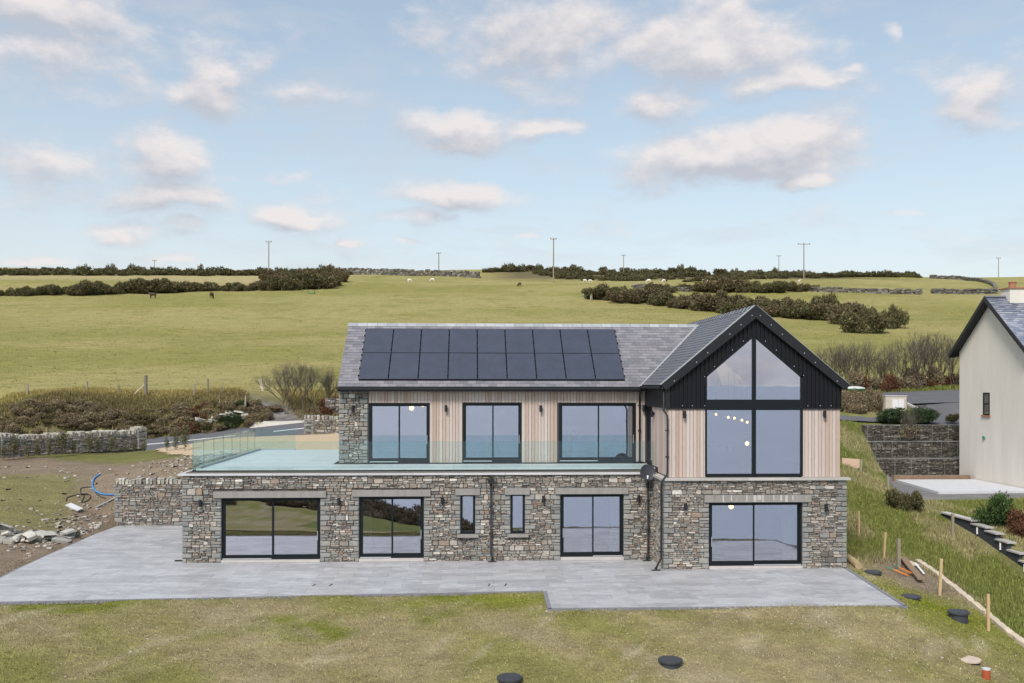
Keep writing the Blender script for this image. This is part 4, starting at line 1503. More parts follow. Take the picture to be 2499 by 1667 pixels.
# patio: slabs laid on a bed
bed = MB()
bed.prism(PATIO, 'z', PZ - .10, PZ - .012)
patio = bed.build('patio', MAT['grout'], kind='structure')
sl = []
shr = [(p[0] + (.12 if i in (0, 9) else -.12 if i in (3, 4) else 0), p[1] + (.12 if i in (0, 1, 2, 3) else 0)) for i, p in enumerate(PATIO)]
nrow = 0
yy = -10.03
while yy < 7.2:
    xx = -12.0 + (.6 if nrow % 2 else 0)
    while xx < 19:
        cxx = np.array([xx + .02, xx + 1.18, xx + .6, xx + .02, xx + 1.18])
        cyy = np.array([yy + .02, yy + .02, yy + .3, yy + .58, yy + .58])
        ins = inpoly(cxx, cyy, shr)
        if ins.any() and not (cyy[2] > -2.35 and -5.3 < cxx[0] < 18.7 and cyy[2] > -2.35 and cxx[1] > -5 and cxx[0] < 12) and not (cxx[0] > 12.2 and cyy[2] > -4.2 and cxx[1] < 18.7):
            sl.append((xx, yy, bool(ins.all())))
        xx += 1.2
    yy += .6
    nrow += 1


def clip_rect(x0, x1, y0, y1, poly):
    """convex-ish clip of poly to a rectangle (Sutherland-Hodgman on the polygon)"""
    P = list(poly)
    for ax, lim, keep in ((0, x0, 1), (0, x1, -1), (1, y0, 1), (1, y1, -1)):
        Q = []
        for i in range(len(P)):
            a, b = P[i], P[(i + 1) % len(P)]
            ia, ib = keep * (a[ax] - lim) >= 0, keep * (b[ax] - lim) >= 0
            if ia:
                Q.append(a)
            if ia != ib:
                t = (lim - a[ax]) / (b[ax] - a[ax])
                Q.append((a[0] + t * (b[0] - a[0]), a[1] + t * (b[1] - a[1])))
        P = Q
        if not P:
            break
    return P


ub = MB()
ub.box(0, 1.194, 0, .594, -.012, 0)
slab_me = mesh_of('slab', ub.V, ub.F, MAT['porcelain'])
sl.sort(key=lambda s: s[1])
rb2 = MB()
for i, (xx, yy, full) in enumerate(sl):
    dz = PZ + rnd.uniform(-.0015, .0015)
    if i < 299:
        if full:
            o = link('slab', slab_me, patio)
            o.matrix_parent_inverse = Matrix()
            o.location = (xx, yy, dz)
        else:
            P = clip_rect(xx, xx + 1.194, yy, yy + .594, shr)
            if len(P) > 2:
                m = MB()
                m.prism(P, 'z', dz - .012, dz)
                m.build('slab', MAT['porcelain'], patio)
    else:
        P = clip_rect(xx, xx + 1.194, yy, yy + .594, shr)
        if len(P) > 2:
            rb2.prism(P, 'z', dz - .012, dz)
if rb2.V:
    rb2.build('paving', MAT['porcelain_i'], patio, kind='stuff')
# edging strips of small setts
em = MB()
for (a, b) in zip(PATIO[:5], PATIO[1:5]):
    a, b = Vector((*a, 0)), Vector((*b, 0))
    d = (b - a).normalized()
    n = Vector((d.y, -d.x, 0))
    L, t = (b - a).length, 0
    while t < L - .05:
        t2 = min(t + .22, L)
        P = [a + d * t + n * -.10, a + d * (t2 - .01) + n * -.10, a + d * (t2 - .01) + n * .02, a + d * t + n * .02]
        em.prism([(p.x, p.y) for p in P], 'z', PZ - .08, PZ + .006)
        t = t2
em.build('edging_sett', MAT['edging'], patio, kind='stuff')

# things fixed to or standing by the house -----------------------------------------------------
LIGHTS = [(862, 997, .03, 'on the stone pier beside the left upper window'), (1089, 997, 0.02, 'on cedar boards between the first and second upper windows'),
          (1320, 997, .02, 'on cedar boards between the second and third upper windows'), (1571, 996, .02, 'on cedar boards by the black downpipe in the upper corner'),
          (1670, 1011, GY, 'on cedar boards left of the tall gable window'), (2012, 1010, GY, 'on cedar boards right of the tall gable window'),
          (490, 1229, YF, 'on the lower stone wall left of the widest sliding door'), (828, 1224, YF, 'on the lower stone wall between the two left sliding doors'),
          (1080, 1221, YF, 'on the stone wall left of the first narrow window'), (1327, 1218, YF, 'on the stone wall right of the second narrow window'),
          (1559, 1216, YF, 'on the stone wall below the satellite dish'), (1673, 1236, GYF, 'on gable stonework left of the lower sliding door'), (2016, 1237, GYF, 'on gable stonework right of the lower sliding door')]
lm = MB()
lm.lathe([(.052, -.13), (.056, -.13), (.056, .13), (.052, .13), (.045, .11)], (0, -.085, 0), 12)
light_body = mesh_of('lamp_body', lm.V, lm.F, MAT['black'])
lm = MB()
lm.box(-.035, .035, -.035, 0.03, -.06, .06)
light_arm = mesh_of('wall_plate', lm.V, lm.F, MAT['black'])
for i, (px, py, Y, txt) in enumerate(LIGHTS):
    p = at_y(px, py, Y - .05)
    t = thing('wall_light', 'black cylinder wall light ' + txt, 'wall light', (p[0], Y - .02, p[2]), 'black wall lights on the house')
    for nm, me in (('lamp_body', light_body), ('wall_plate', light_arm)):
        o = link(nm, me, t)
        o.matrix_parent_inverse = Matrix()
t = thing('wall_light', 'black cylinder wall light on the return wall beside the glazed balcony door', 'wall light', (GL - .02, -1.75, 2.02), 'black wall lights on the house')
t.rotation_euler.z = -R(90)
for nm, me in (('lamp_body', light_body), ('wall_plate', light_arm)):
    o = link(nm, me, t)
    o.matrix_parent_inverse = Matrix()

p = at_y(1579, 1154, -2.75)
dish = thing('satellite_dish', 'dark grey satellite dish under the terrace coping in the corner', 'satellite dish', tuple(p))
prof = [(.001, .05), (.10, .055), (.2, .075), (.27, .10), (.31, .12), (.315, .115), (.27, .09), (.2, .06), (.1, .04), (.001, .035)]
m = MB()
m.lathe(prof, (0, 0, 0), 28)
o = m.build('reflector', MAT['dish'], dish, True)
o.matrix_parent_inverse = Matrix()
o.rotation_euler = (R(78), 0, R(12))
m = MB()
m.tube([(0, -.06, -.28), (-.02, -.30, -.22), (-.03, -.36, -.14)], .014, 8)
o = m.build('arm', MAT['dish'], dish)
o.matrix_parent_inverse = Matrix()
m = MB()
m.lathe([(.018, -.06), (.03, -.05), (.035, .03), (.028, .07), (.001, .075)], (-.03, -.36, -.13), 12)
o = m.build('receiver', MAT['white'], dish, True)
o.matrix_parent_inverse = Matrix()
m = MB()
m.tube([(0, 0, 0), (0, .16, -.05), (0, .30, -.25)], .02, 8)
o = m.build('bracket', MAT['dish'], dish)
o.matrix_parent_inverse = Matrix()

# lamps, curtains and furniture seen through the glass
BULBS = [(1005, 996, 1.6, .11, 2.75, 'large round lit globe lamp behind the first upper window'), (1032, 990, 3.0, .06, 2.75, 'small lit lamp right of the globe behind the first upper window')]
for q, txt in zip(((1748, 1011), (1778, 1018), (1793, 1020), (1811, 1025), (1824, 1030)), ('leftmost', 'second from left', 'middle', 'second from right', 'rightmost')):
    BULBS.append((*q, .6, .055, 4.0, txt + ' of five small lit bulbs behind the tall gable glazing'))
BULBS += [(1824, 1082, 1.5, .09, 4.0, 'low hanging warm pendant lamp behind the tall gable glazing'), (1785, 1236, -2.2, .10, -.45, 'warm glowing ceiling lamp behind the lower gable sliding door')]
for px, py, Y, r_, ztop, txt in BULBS:
    p = at_y(px, py, Y)
    t = thing('pendant_lamp', txt, 'lamp', tuple(p))
    m = MB()
    m.lathe([(.001, -r_), (r_ * .7, -r_ * .7), (r_, 0), (r_ * .7, r_ * .7), (r_ * .25, r_), (.001, r_ * 1.05)], (0, 0, 0), 14)
    o = m.build('bulb', MAT['bulb'], t, True)
    o.matrix_parent_inverse = Matrix()
    if ztop - p[2] > .15:
        m = MB()
        m.tube([(0, 0, r_), (0, 0, max(ztop - p[2], r_ + .05))], .008, 6)
        o = m.build('flex', MAT['black'], t)
        o.matrix_parent_inverse = Matrix()
for x0, x1, Y, z0, z1, txt in ((1.2, 1.5, YF + .55, PZ + .05, -1.05, 'pale curtain at the left side of the second lower sliding door'),
                               (10.55, 10.9, YF + .55, PZ + .05, -1.0, 'pale curtain at the right side of the third lower sliding door'),
                               (16.55, 17.05, GYF + .55, PZ + .05, -1.1, 'pale curtain at the right side of the lower gable door'),
                               (3.2, 3.42, YF + .55, PZ + .05, -1.05, 'narrow pale curtain at the right side of the second lower sliding door')):
    m = MB()
    n = 24
    V, Fc = [], []
    for i in range(n + 1):
        t_ = i / n
        for z in (z0, z1):
            V.append((x0 + (x1 - x0) * t_, Y + .05 * math.sin(t_ * 28), z))
        if i:
            Fc.append((2 * i - 2, 2 * i, 2 * i + 1, 2 * i - 1))
    m.add(V, Fc)
    tag(m.build('curtain', MAT['curtain'], None), txt, 'curtain')
# a stool and a tripod in the middle upper room, gym bench in the lower left room
p = at_y(1160, 1108, .9)
st_ = thing('stool', 'small white stool behind the second upper window', 'stool', (p[0], .9, .02))
for k in range(4):
    a = R(45 + 90 * k)
    m = MB()
    m.tube([(.07 * math.cos(a), .07 * math.sin(a), .42), (.19 * math.cos(a), .19 * math.sin(a), 0)], .012, 6)
    o = m.build('leg', MAT['white'], st_)
    o.matrix_parent_inverse = Matrix()
m = MB()
m.lathe([(.14, .40), (.19, .43), (.18, .45), (.001, .45)], (0, 0, 0), 16)
o = m.build('seat', MAT['white'], st_)
o.matrix_parent_inverse = Matrix()
tp = thing('tripod', 'dark tripod standing right of the white stool behind the upper window', 'tripod', (p[0] + .75, 1.0, .02))
for k in range(3):
    a = R(90 + 120 * k)
    m = MB()
    m.tube([(0, 0, 1.25), (.38 * math.cos(a), .38 * math.sin(a), 0)], .016, 6)
    o = m.build('leg', MAT['black'], tp)
    o.matrix_parent_inverse = Matrix()
m = MB()
m.box(-.07, .07, -.06, .06, 1.25, 1.38)
o = m.build('head', MAT['black'], tp)
o.matrix_parent_inverse = Matrix()

def place_tag(m, name, mat, label, cat):
    return tag(m.build(name, mat, None), label, cat)


for k, (px, py) in enumerate(((1189, 1002), (1213, 1002))):  # two plain white panels on the back wall of the middle upper room
    q = at_y(px, py, 5.7)
    m = MB()
    m.box(q[0] - .42, q[0] + .42, 5.72, 5.78, q[2] - .28, q[2] + .28)
    place_tag(m, 'picture', MAT['white'], ('left' if k == 0 else 'right') + ' of two plain white panels on the back wall behind the second upper window', 'picture')
q = at_y(1400, 1085, 1.2)
t = thing('house_plant', 'leafy palm plant behind the left pane of the third upper window', 'plant', (q[0], 1.2, .02))
m = MB()
m.lathe([(.13, 0), (.18, .34), (.16, .34), (.14, .28)], (0, 0, 0), 14)
o = m.build('pot', MAT['white'], t)
o.matrix_parent_inverse = Matrix()
m = MB()
for k in range(26):
    a, rr = k * 2.4, .25 + .35 * ((k * 7) % 10) / 10
    p0, p1, p2 = Vector((0, 0, .3)), Vector((rr * .4 * math.cos(a), rr * .4 * math.sin(a), 1.0 + rr * .4)), Vector((rr * 1.3 * math.cos(a), rr * 1.3 * math.sin(a), 1.0 - rr * .1))
    w_ = Vector((-math.sin(a), math.cos(a), 0)) * .05
    m.add([p0, p1 - w_, p2, p1 + w_], [(0, 1, 2, 3)])
o = m.build('foliage', MAT['greenleaf'], t)
o.matrix_parent_inverse = Matrix()
q = at_y(1508, 1110, .9)
t = thing('armchair', 'dark round backed armchair low behind the right pane of the third upper window', 'chair', (q[0], .95, .02))
m = MB()
m.prism([(.42 * math.cos(R(a)), .35 + .42 * math.sin(R(a))) for a in range(0, 360, 20)], 'y', .25, .35)
o = m.build('backrest', MAT['black'], t)
o.matrix_parent_inverse = Matrix()
m = MB()
m.lathe([(.30, .18), (.36, .22), (.36, .40), (.001, .42)], (0, 0, 0), 18)
o = m.build('seat', MAT['black'], t)
o.matrix_parent_inverse = Matrix()
for k in range(4):
    a = R(45 + 90 * k)
    m = MB()
    m.tube([(.22 * math.cos(a), .22 * math.sin(a), .2), (.26 * math.cos(a), .26 * math.sin(a), 0)], .02, 6)
    o = m.build('leg', MAT['black'], t)
    o.matrix_parent_inverse = Matrix()
q = at_y(1822, 1130, 3.0)
t = thing('kitchen_cabinet', 'pale kitchen cabinet in the middle of the tall gable room', 'cabinet', (q[0], 3.0, -.05))
m = MB()
m.box(-.5, .5, 0, .6, .02, .88)
o = m.build('body', MAT['plaster'], t)
o.matrix_parent_inverse = Matrix()
m = MB()
m.box(-.54, .54, -.03, .63, .88, .93)
o = m.build('worktop', MAT['white'], t)
o.matrix_parent_inverse = Matrix()
for s_ in (-1, 1):
    m = MB()
    m.box(s_ * .25 - .235, s_ * .25 + .235, -.02, 0, .08, .85)
    o = m.build('door', MAT['white'], t)
    o.matrix_parent_inverse = Matrix()
t = thing('dining_table', 'wooden dining table under the hanging bulbs in the gable room', 'table', (14.9, 0.2, -.05))
m = MB()
m.box(-.95, .95, -.5, .5, .71, .76)
o = m.build('tabletop', MAT['brown_wood'], t)
o.matrix_parent_inverse = Matrix()
for sx in (-.85, .85):
    for sy in (-.42, .42):
        m = MB()
        m.box(sx - .04, sx + .04, sy - .04, sy + .04, 0, .71)
        o = m.build('leg', MAT['brown_wood'], t)
        o.matrix_parent_inverse = Matrix()
q = at_y(562, 1305, -.6)
t = thing('exercise_bench', 'grey exercise bench behind the left pane of the widest lower door', 'bench', (q[0], -.6, PZ + .03))
for nm, bx in (('seat', (-.5, .45, -.16, .16, .42, .50)), ('frame', (-.45, .45, -.03, .03, .05, .42)), ('foot', (-.48, -.40, -.3, .3, 0, .05)), ('foot', (.36, .44, -.3, .3, 0, .05)), ('upright', (.40, .46, -.05, .05, .05, 1.25)), ('handlebar', (.30, .50, -.35, .35, 1.2, 1.26))):
    m = MB()
    m.box(*bx)
    o = m.build(nm, MAT['grey_pipe'], t)
    o.matrix_parent_inverse = Matrix()

for i, (px, py, txt) in enumerate(((787, 1429, 'left of the two lifting covers set in the grey paving'), (1214, 1428, 'right of the two lifting covers set in the grey paving'))):
    p = on_ground(px, py)
    r_ = ray(px, py)
    p = CAM + r_ * ((PZ - CAM[2]) / r_[2])
    t = thing('inspection_cover', txt, 'drain cover', (p[0], p[1], PZ))
    m = MB()
    m.box(-.28, .28, -.14, .14, .003, .008)
    o = m.build('lid', MAT['porcelain'], t)
    o.matrix_parent_inverse = Matrix()
    for s in (-1, 1):
        m = MB()
        m.prism([(s * .27 - .03, -.14), (s * .27, -.14), (s * .27 + .05, .14), (s * .27 + .02, .14)], 'z', .004, .02)
        o = m.build('lifting_slot', MAT['black'], t)
        o.matrix_parent_inverse = Matrix()

# ------------------------------------------------------------------ garden walls
rw = thing('retaining_wall', 'low rubble stone retaining wall beside the left corner of the house', 'stone wall', (-8.3, 7.1, PZ))
stt = lay_stones(6.0, PZ, -1.55, (), [(0, 1, PZ, -1.55)], seed=51, sw=(.16, .42))
place_stones(rw, stt, (-11.36, 7.05), (1, 0), 299, seed=52)
box('core', -11.30, -5.35, 7.06, 7.8, PZ - .1, -1.58, MAT['mortar'], rw)


def coping_row(parent, a, b, z, hmin, hmax, wmin, wmax, depth, zf=None, seed=1):
    r = random.Random(seed)
    a, b = Vector(a), Vector(b)
    L = (b - a).length
    d = (b - a).normalized()
    ang = math.atan2(d.y, d.x)
    t = 0
    while t < L - .04:
        w = r.uniform(wmin, wmax)
        h = r.uniform(hmin, hmax)
        p = a + d * (t + w / 2)
        o = link('coping_stone', stone_mesh('s', r.randrange(14), MAT['cope', 'object']), parent)
        o.location = (p.x, p.y + (0), z + (zf(t) if zf else 0) + h / 2 - .02)
        o.rotation_euler = (0, r.uniform(-.12, .12), ang + r.uniform(-.15, .15))
        o.scale = (w * .96, depth, h)
        t += w


coping_row(rw, (-11.34, 7.26), (-5.42, 7.26), -1.55, .22, .36, .10, .22, .38, seed=3)


def free_wall(name, label, a, b, base, h, pillars=(), group=None, seed=1, nparts=299, ch=(.22, .36)):
    a, b = Vector((*a, 0)), Vector((*b, 0))
    d = (b - a)
    L = d.length
    d.normalize()
    t = thing(name, label, 'stone wall', (a.x, a.y, base), group)
    stt = lay_stones(L, base, base + h, (), (), seed=seed, sw=(.16, .45))
    place_stones(t, stt, (a.x, a.y), (d.x, d.y), nparts, seed=seed + 1, depth=.16)
    n = Vector((-d.y, d.x, 0))
    m = MB()
    P = [a + n * .03, b + n * .03, b + n * .42, a + n * .42]
    m.prism([(p.x, p.y) for p in P], 'z', base - .4, base + h - .02)
    m.build('core', MAT['mortar'], t)
    ca, cb = a + n * .2, b + n * .2
    coping_row(t, (ca.x, ca.y), (cb.x, cb.y), base + h, ch[0], ch[1], .10, .24, .42, seed=seed + 2)
    for pu, ph_ in pillars:
        c = a + d * pu + n * .2
        q = lay_stones(.62, base, base + ph_, (), [(0, 1, base, base + ph_), (.62, -1, base, base + ph_)], seed=seed + 5 + int(pu), sw=(.14, .3))
        o_ = c - d * .31 - n * .31
        place_stones(t, q, (o_.x, o_.y), (d.x, d.y), 0, seed=seed + 9, restname='pillar_stone', qparts=99)
        q2 = lay_stones(.62, base, base + ph_, (), [(0, 1, base, base + ph_), (.62, -1, base, base + ph_)], seed=seed + 15 + int(pu), sw=(.14, .3))
        o2 = c + d * .31 - n * .31
        place_stones(t, q2, (o2.x, o2.y), (n.x, n.y), 0, seed=seed + 10, restname='pillar_stone', qparts=0)
        m = MB()
        P = [c - d * .29 - n * .27, c + d * .29 - n * .27, c + d * .29 + n * .3, c - d * .29 + n * .3]
        m.prism([(p_.x, p_.y) for p_ in P], 'z', base - .4, base + ph_ - .01)
        m.build('pillar_core', MAT['mortar'], t)
        coping_row(t, ((c - d * .33).x, (c - d * .33).y), ((c + d * .33).x, (c + d * .33).y), base + ph_, .16, .26, .10, .2, .6, seed=seed + 21)
    return t


free_wall('boundary_wall', 'long rubble garden wall with upright coping stones beside the road', (-22.6, 9.9), (-14.75, 21.0), -.80, .92, pillars=((5.05, 1.12), (13.35, 1.16)), seed=61)
free_wall('boundary_wall', 'short stone wall end with pillar between the golden gravel and the road', (-4.9, 21.4), (4.0, 21.6), -.02, .95, pillars=((0.1, 1.05),), seed=81)

# gabion terraces in front of the neighbour's drive
for i, (z0, y0, x0, txt) in enumerate(((-.27, 18.6, 29.3, 'upper'), (-1.23, 17.7, 27.4, 'middle'), (-2.20, 16.9, 28.2, 'lower'))):
    t = thing('gabion_wall', txt + ' of three dark stone gabion terraces left of the white house', 'stone wall', (28, y0, z0), 'dark stone gabion terraces')
    L_ = 46 - x0
    place_stones(t, lay_stones(L_, z0, z0 + 1.0, (), (), seed=90 + i, ch=(.14, .26), sw=(.14, .36)), (x0, y0), (1, 0), 0, mats=('dark_stone', 'quoin'), seed=91 + i, depth=.2, gap=.02)
    place_stones(t, lay_stones(2.5, z0, z0 + 1.0, (), (), seed=95 + i), (x0, y0 + 2.5), (0, -1), 0, mats=('dark_stone', 'quoin'), seed=96 + i, depth=.2, restname='end_stonework')
    box('core', x0 + .08, 46, y0 + .08, y0 + 2.6 - i * .02, z0 - .4, z0 + .99, MAT['mortar'], t)
    m = MB()
    for k in range(int(L_ / 1.0)):
        m.tube([(x0 + k, y0 - .11, z0), (x0 + k, y0 - .11, z0 + 1.0)], .008, 4)
    for zz in (.02, .98):
        m.tube([(x0, y0 - .11, z0 + zz), (46, y0 - .11, z0 + zz)], .012, 4)
    m.build('wire_mesh', MAT['grey_pipe'], t)

# ------------------------------------------------------------------ neighbour's white house
nb_ = thing('house', 'white rendered house with a steep slate roof and brick coloured chimney pot', 'house', (33, 12, -2.3))
NX = 29.55
pa, pf, pn = at_y(2338, 862, 15.6), at_y(2342, 1162, 15.6), None
NX = float(at_y(2342, 1100, 15.6)[0])
NY0, NY1 = 8.9, 15.6
zb = -2.35
apx = at_y(2412, 742, (NY0 + NY1) / 2)
zap, zev = 7.55, 4.85
rr_ = (2333 - 2342)
zev = float(at_y(2342, 858, NY1)[2])
ym = (NY0 + NY1) / 2
zap = zev + (ym - NY0) * .79
m = MB()
m.prism([(NY0, zb), (NY1, zb), (NY1, zev), (ym, zap), (NY0, zev)], 'x', NX, NX + 14)
m.build('wall', MAT['white_wall'], nb_)
ov, ts = .42, .79
m = MB()
m.prism([(NY0 - ov, zev - ov * ts + .06), (ym, zap + .06), (NY1 + ov, zev - ov * ts + .06), (NY1 + ov, zev - ov * ts + .20), (ym, zap + .22), (NY0 - ov, zev - ov * ts + .20)], 'x', NX - .38, NX + 14.3)
m.build('roof_deck', MAT['slate_base'], nb_)
nl_ = math.hypot(ym - NY0 + ov, (ym - NY0 + ov) * ts)
nu = Vector((0, math.cos(math.atan(.79)), math.sin(math.atan(.79))))
slate_slope(Vector((NX - .36, NY0 - ov, zev - ov * ts + .205)), nu, Vector((1, 0, 0)), Vector((0, -nu.z, nu.y)), nl_, 9, .19, .33, MAT['slate_blue'], nb_)
for s, yy0 in ((1, NY0 - ov), (-1, NY1 + ov)):
    m = MB()
    e0, e1 = (yy0, zev - ov * ts + .0), (ym, zap + .0)
    m.prism([(e0[0], e0[1] - .02), (e1[0], e1[1] - .02), (e1[0], e1[1] + .24), (e0[0], e0[1] + .22)], 'x', NX - .44, NX - .38)
    m.build('barge_board', MAT['black'], nb_)
    m = MB()
    m.prism([(e0[0], e0[1] + .02), (e1[0], e1[1] + .0), (e1[0], e1[1] + .05), (e0[0], e0[1] + .06)], 'x', NX - .38, NX)
    m.build('soffit', MAT['black'], nb_)
box('ridge_tile', NX - .4, NX + 12, ym - .09, ym + .09, zap + .20, zap + .29, MAT['ridge_dark'], nb_)
ch = MB()
ch.box(NX + .75, NX + 1.75, ym - .45, ym + .45, zap - .9, zap + .64)
chm = ch.build('chimney', MAT['white_wall'], nb_)
box('chimney_cap', NX + .68, NX + 1.82, ym - .52, ym + .52, zap + .64, zap + .71, MAT['terracotta'], chm)
ch = MB()
ch.lathe([(.19, 0), (.18, .26), (.21, .28), (.21, .33), (.15, .33), (.14, .1)], (NX + 1.15, ym, zap + .71), 14)
ch.build('chimney_pot', MAT['terracotta'], chm)
yw = 12.55
pwin = on = at_y(2395, 985, 0)
# window in the gable end wall (plane X = NX)


def at_x(px, py, X):
    r = ray(px, py)
    return CAM + r * (X - CAM[0]) / r[0]


w0, w1 = at_x(2400, 957, NX), at_x(2416, 1012, NX)
ya, yb = sorted((float(w0[1]), float(w1[1])))
za, zb2 = float(at_x(2408, 1012, NX)[2]), float(at_x(2408, 957, NX)[2])
m = MB()
for q in ((ya, ya + .09, za, zb2), (yb - .09, yb, za, zb2), (ya + .09, yb - .09, zb2 - .08, zb2), (ya + .09, yb - .09, za, za + .08), (ya + .09, yb - .09, (za + zb2) / 2 - .03, (za + zb2) / 2 + .03)):
    m.box(NX - .02, NX + .05, *q)
w = m.build('window', MAT['frame'], nb_)
box('pane', NX - .004, NX + .002, ya + .09, yb - .09, za + .08, zb2 - .08, MAT['wglass'], w)
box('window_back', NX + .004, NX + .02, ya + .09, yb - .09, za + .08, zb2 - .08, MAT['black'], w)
box('sill', NX - .08, NX + .02, ya - .1, yb + .1, za - .08, za, MAT['terracotta'], w)
v_ = at_x(2403, 1067, NX)
m = MB()
m.lathe([(.001, -.05), (.10, -.05), (.10, .05), (.001, .05)], (0, 0, 0), 12)
o = m.build('vent', MAT['green_paint'], nb_)
o.location = (NX - .03, v_[1], v_[2])
o.rotation_euler = (0, R(90), 0)
o.matrix_parent_inverse = Matrix.Translation(-nb_.location)

pad = MB()
P = [on_ground(2190, 1172), on_ground(2330, 1166), on_ground(2480, 1200), on_ground(2285, 1200)]
zc = -2.13
padp = [(28.9, 13.9), (33.4, 13.9), (33.4, 8.3), (28.3, 7.9)]
pad.prism(padp, 'z', -2.5, zc)
pad.build('concrete_pad', MAT['concrete'], kind='structure')
box('pad_kerb', 28.9, 33.3, 14.1, 14.3, -2.4, -1.92, MAT['brown_wood'], kind='structure')

# stepped dark garden wall with pale copings
swl = thing('garden_wall', 'dark stepped garden wall with pale coping slabs on the right', 'garden wall', (24.5, 0, -3))
steps = [(3.0, .5, -2.5), (.5, -.55, -2.63), (-.55, -1.3, -2.76), (-1.3, -2.1, -2.98), (-2.1, -2.9, -3.26), (-2.9, -3.7, -3.52), (-3.7, -4.6, -3.82), (-4.6, -7, -4.2)]
for i, (ya_, yb_, zt) in enumerate(steps):
    xw = 25.93
    m = MB()
    m.prism([(ya_, h1(xw, ya_) - .4), (ya_, zt), (yb_, zt), (yb_, h1(xw, yb_) - .5)], 'x', xw, xw + .22)
    m.build('wall_section', MAT['slate_wall'], swl)
    box('coping_slab', xw - .06, xw + .30, yb_ - .10, ya_ - .02, zt + .002, zt + .06, MAT['coping_buff'], swl)
    if i in (1, 3, 5, 7):
        b = MB()
        b.tube([(xw - .05, (ya_ + yb_) / 2, zt - .32), (xw - .05, (ya_ + yb_) / 2, zt - .05)], .035, 8)
        b.build('lamp', MAT['white'], swl)

# ------------------------------------------------------------------ vegetation
def leaf_cloud(n, centres, radii, size, seed, flat=.0, aspect=2.0, shell=.55):
    r = np.random.default_rng(seed)
    C, Rd = np.array(centres, float), np.array(radii, float)
    pick = r.choice(len(C), n, p=(Rd.prod(1) ** .62) / (Rd.prod(1) ** .62).sum())
    d = r.normal(size=(n, 3))
    d /= np.linalg.norm(d, axis=1)[:, None]
    rad = shell + (1 - shell) * r.random(n) ** .6
    P = C[pick] + d * Rd[pick] * rad[:, None] * (1 + .12 * r.normal(size=(n, 1)))
    keep = P[:, 2] > .01
    P, d = P[keep], d[keep]
    n = len(P)
    a = d * .5 + r.normal(size=(n, 3)) * .6 + np.array([0, 0, .25])
    a /= np.linalg.norm(a, axis=1)[:, None]
    b = np.cross(a, r.normal(size=(n, 3)))
    b /= np.linalg.norm(b, axis=1)[:, None] + 1e-9
    s = size * r.uniform(.6, 1.4, (n, 1))
    V = np.stack([P - b * s / aspect * .5, P + b * s / aspect * .5, P + a * s], 1).reshape(-1, 3)
    Fc = np.arange(3 * n).reshape(-1, 3)
    return V, Fc


def lobes(seed, n=9, spread=.62, rmin=.22, rmax=.42, tall=1.0):
    r = random.Random(seed)
    C, Rd = [(0, 0, .28 * tall)], [(.55, .55, .32 * tall)]
    for i in range(n):
        a = r.uniform(0, 6.28)
        q = spread * r.uniform(.45, 1)
        z = r.uniform(.25, .85) * tall * (1 - q * .45)
        s = r.uniform(rmin, rmax)
        C.append((q * math.cos(a), q * math.sin(a), z))
        Rd.append((s, s * r.uniform(.8, 1.2), s * r.uniform(.7, 1) * tall))
    return C, Rd


_core = {}


def bush_meshes(kind, nvar, nleaf, size, mat, **kw):
    L = []
    for i in range(nvar):
        C, Rd = lobes(hash(kind) % 1000 + i * 7 if False else len(kind) * 31 + i * 7, **kw)
        V, Fc = leaf_cloud(nleaf, C, Rd, size, 200 + i + len(kind) * 13)
        L.append(fast_mesh(kind, V, Fc, mat))
    return L


GORSE = bush_meshes('gorse_bush', 5, 5200, .105, MAT['gorse'], n=17, rmin=.11, rmax=.33, spread=.86)
GORSEB = bush_meshes('gorse_bush_brown', 3, 5200, .105, MAT['gorse_brown'], n=17, rmin=.11, rmax=.33, spread=.86)
BRAM = bush_meshes('bramble', 4, 4200, .11, MAT['bramble'], n=10)
RUST = bush_meshes('bracken', 3, 4200, .10, MAT['rust'], n=10)
IVY = bush_meshes('ivy_bush', 2, 4600, .09, MAT['ivy'], n=12)
GREEN = bush_meshes('green_shrub', 3, 4600, .10, MAT['greenleaf'], n=12)
SKY = bush_meshes('far_bush', 4, 900, .22, MAT['gorse'], n=9)


def plant(name, me, loc, w, h, label, cat, group, rz=None):
    o = link(name, me)
    o.location = loc
    o.scale = (w / 1.9, w / 1.9, h / 1.05)
    o.rotation_euler.z = rnd.uniform(0, 6.28) if rz is None else rz
    return tag(o, label, cat, group)


def bush_px(px, py, wpx, hpx, var, name, label, cat, group, d0=60, dmax=520):
    p = on_ground(px, py, d0, dmax)
    D = p[1] - CAM[1]
    return plant(name, var, (p[0], p[1], p[2] - .15), wpx / F * D, hpx / F * D * 1.08, label, cat, group)


# gorse hedgerow running behind the gable
G1 = 'gorse bushes in the hedgerow behind the gable'
for i in range(34):
    t = i / 33
    px = 1445 + t * 640 + rnd.uniform(-10, 10)
    py = np.interp(px, [1430, 1560, 1700, 1850, 1980, 2100], [727, 740, 757, 770, 778, 790]) + rnd.uniform(-9, 2)
    h = np.interp(px, [1430, 1560, 1800, 1960, 2100], [28, 36, 42, 46, 42]) * rnd.uniform(.55, 1.25)
    bush_px(px, py, h * rnd.uniform(1.8, 2.6), h * 1.1, rnd.choice(GORSE + GORSEB), 'gorse_bush', 'dark gorse bush in the long hedgerow running behind the black gable', 'bush', G1, 100)
bush_px(2010, 772, 88, 64, GORSE[1], 'gorse_bush', 'tallest rounded dark gorse bush, rising above the hedgerow right of the gable', 'bush', None, 90)
bush_px(2108, 812, 105, 62, GORSE[3], 'gorse_bush', 'broad low gorse bush standing forward of the hedgerow end', 'bush', None, 90)
bush_px(2182, 800, 62, 66, GORSE[2], 'gorse_bush', 'upright gorse bush at the right end of the hedgerow, stones at its foot', 'bush', None, 90)
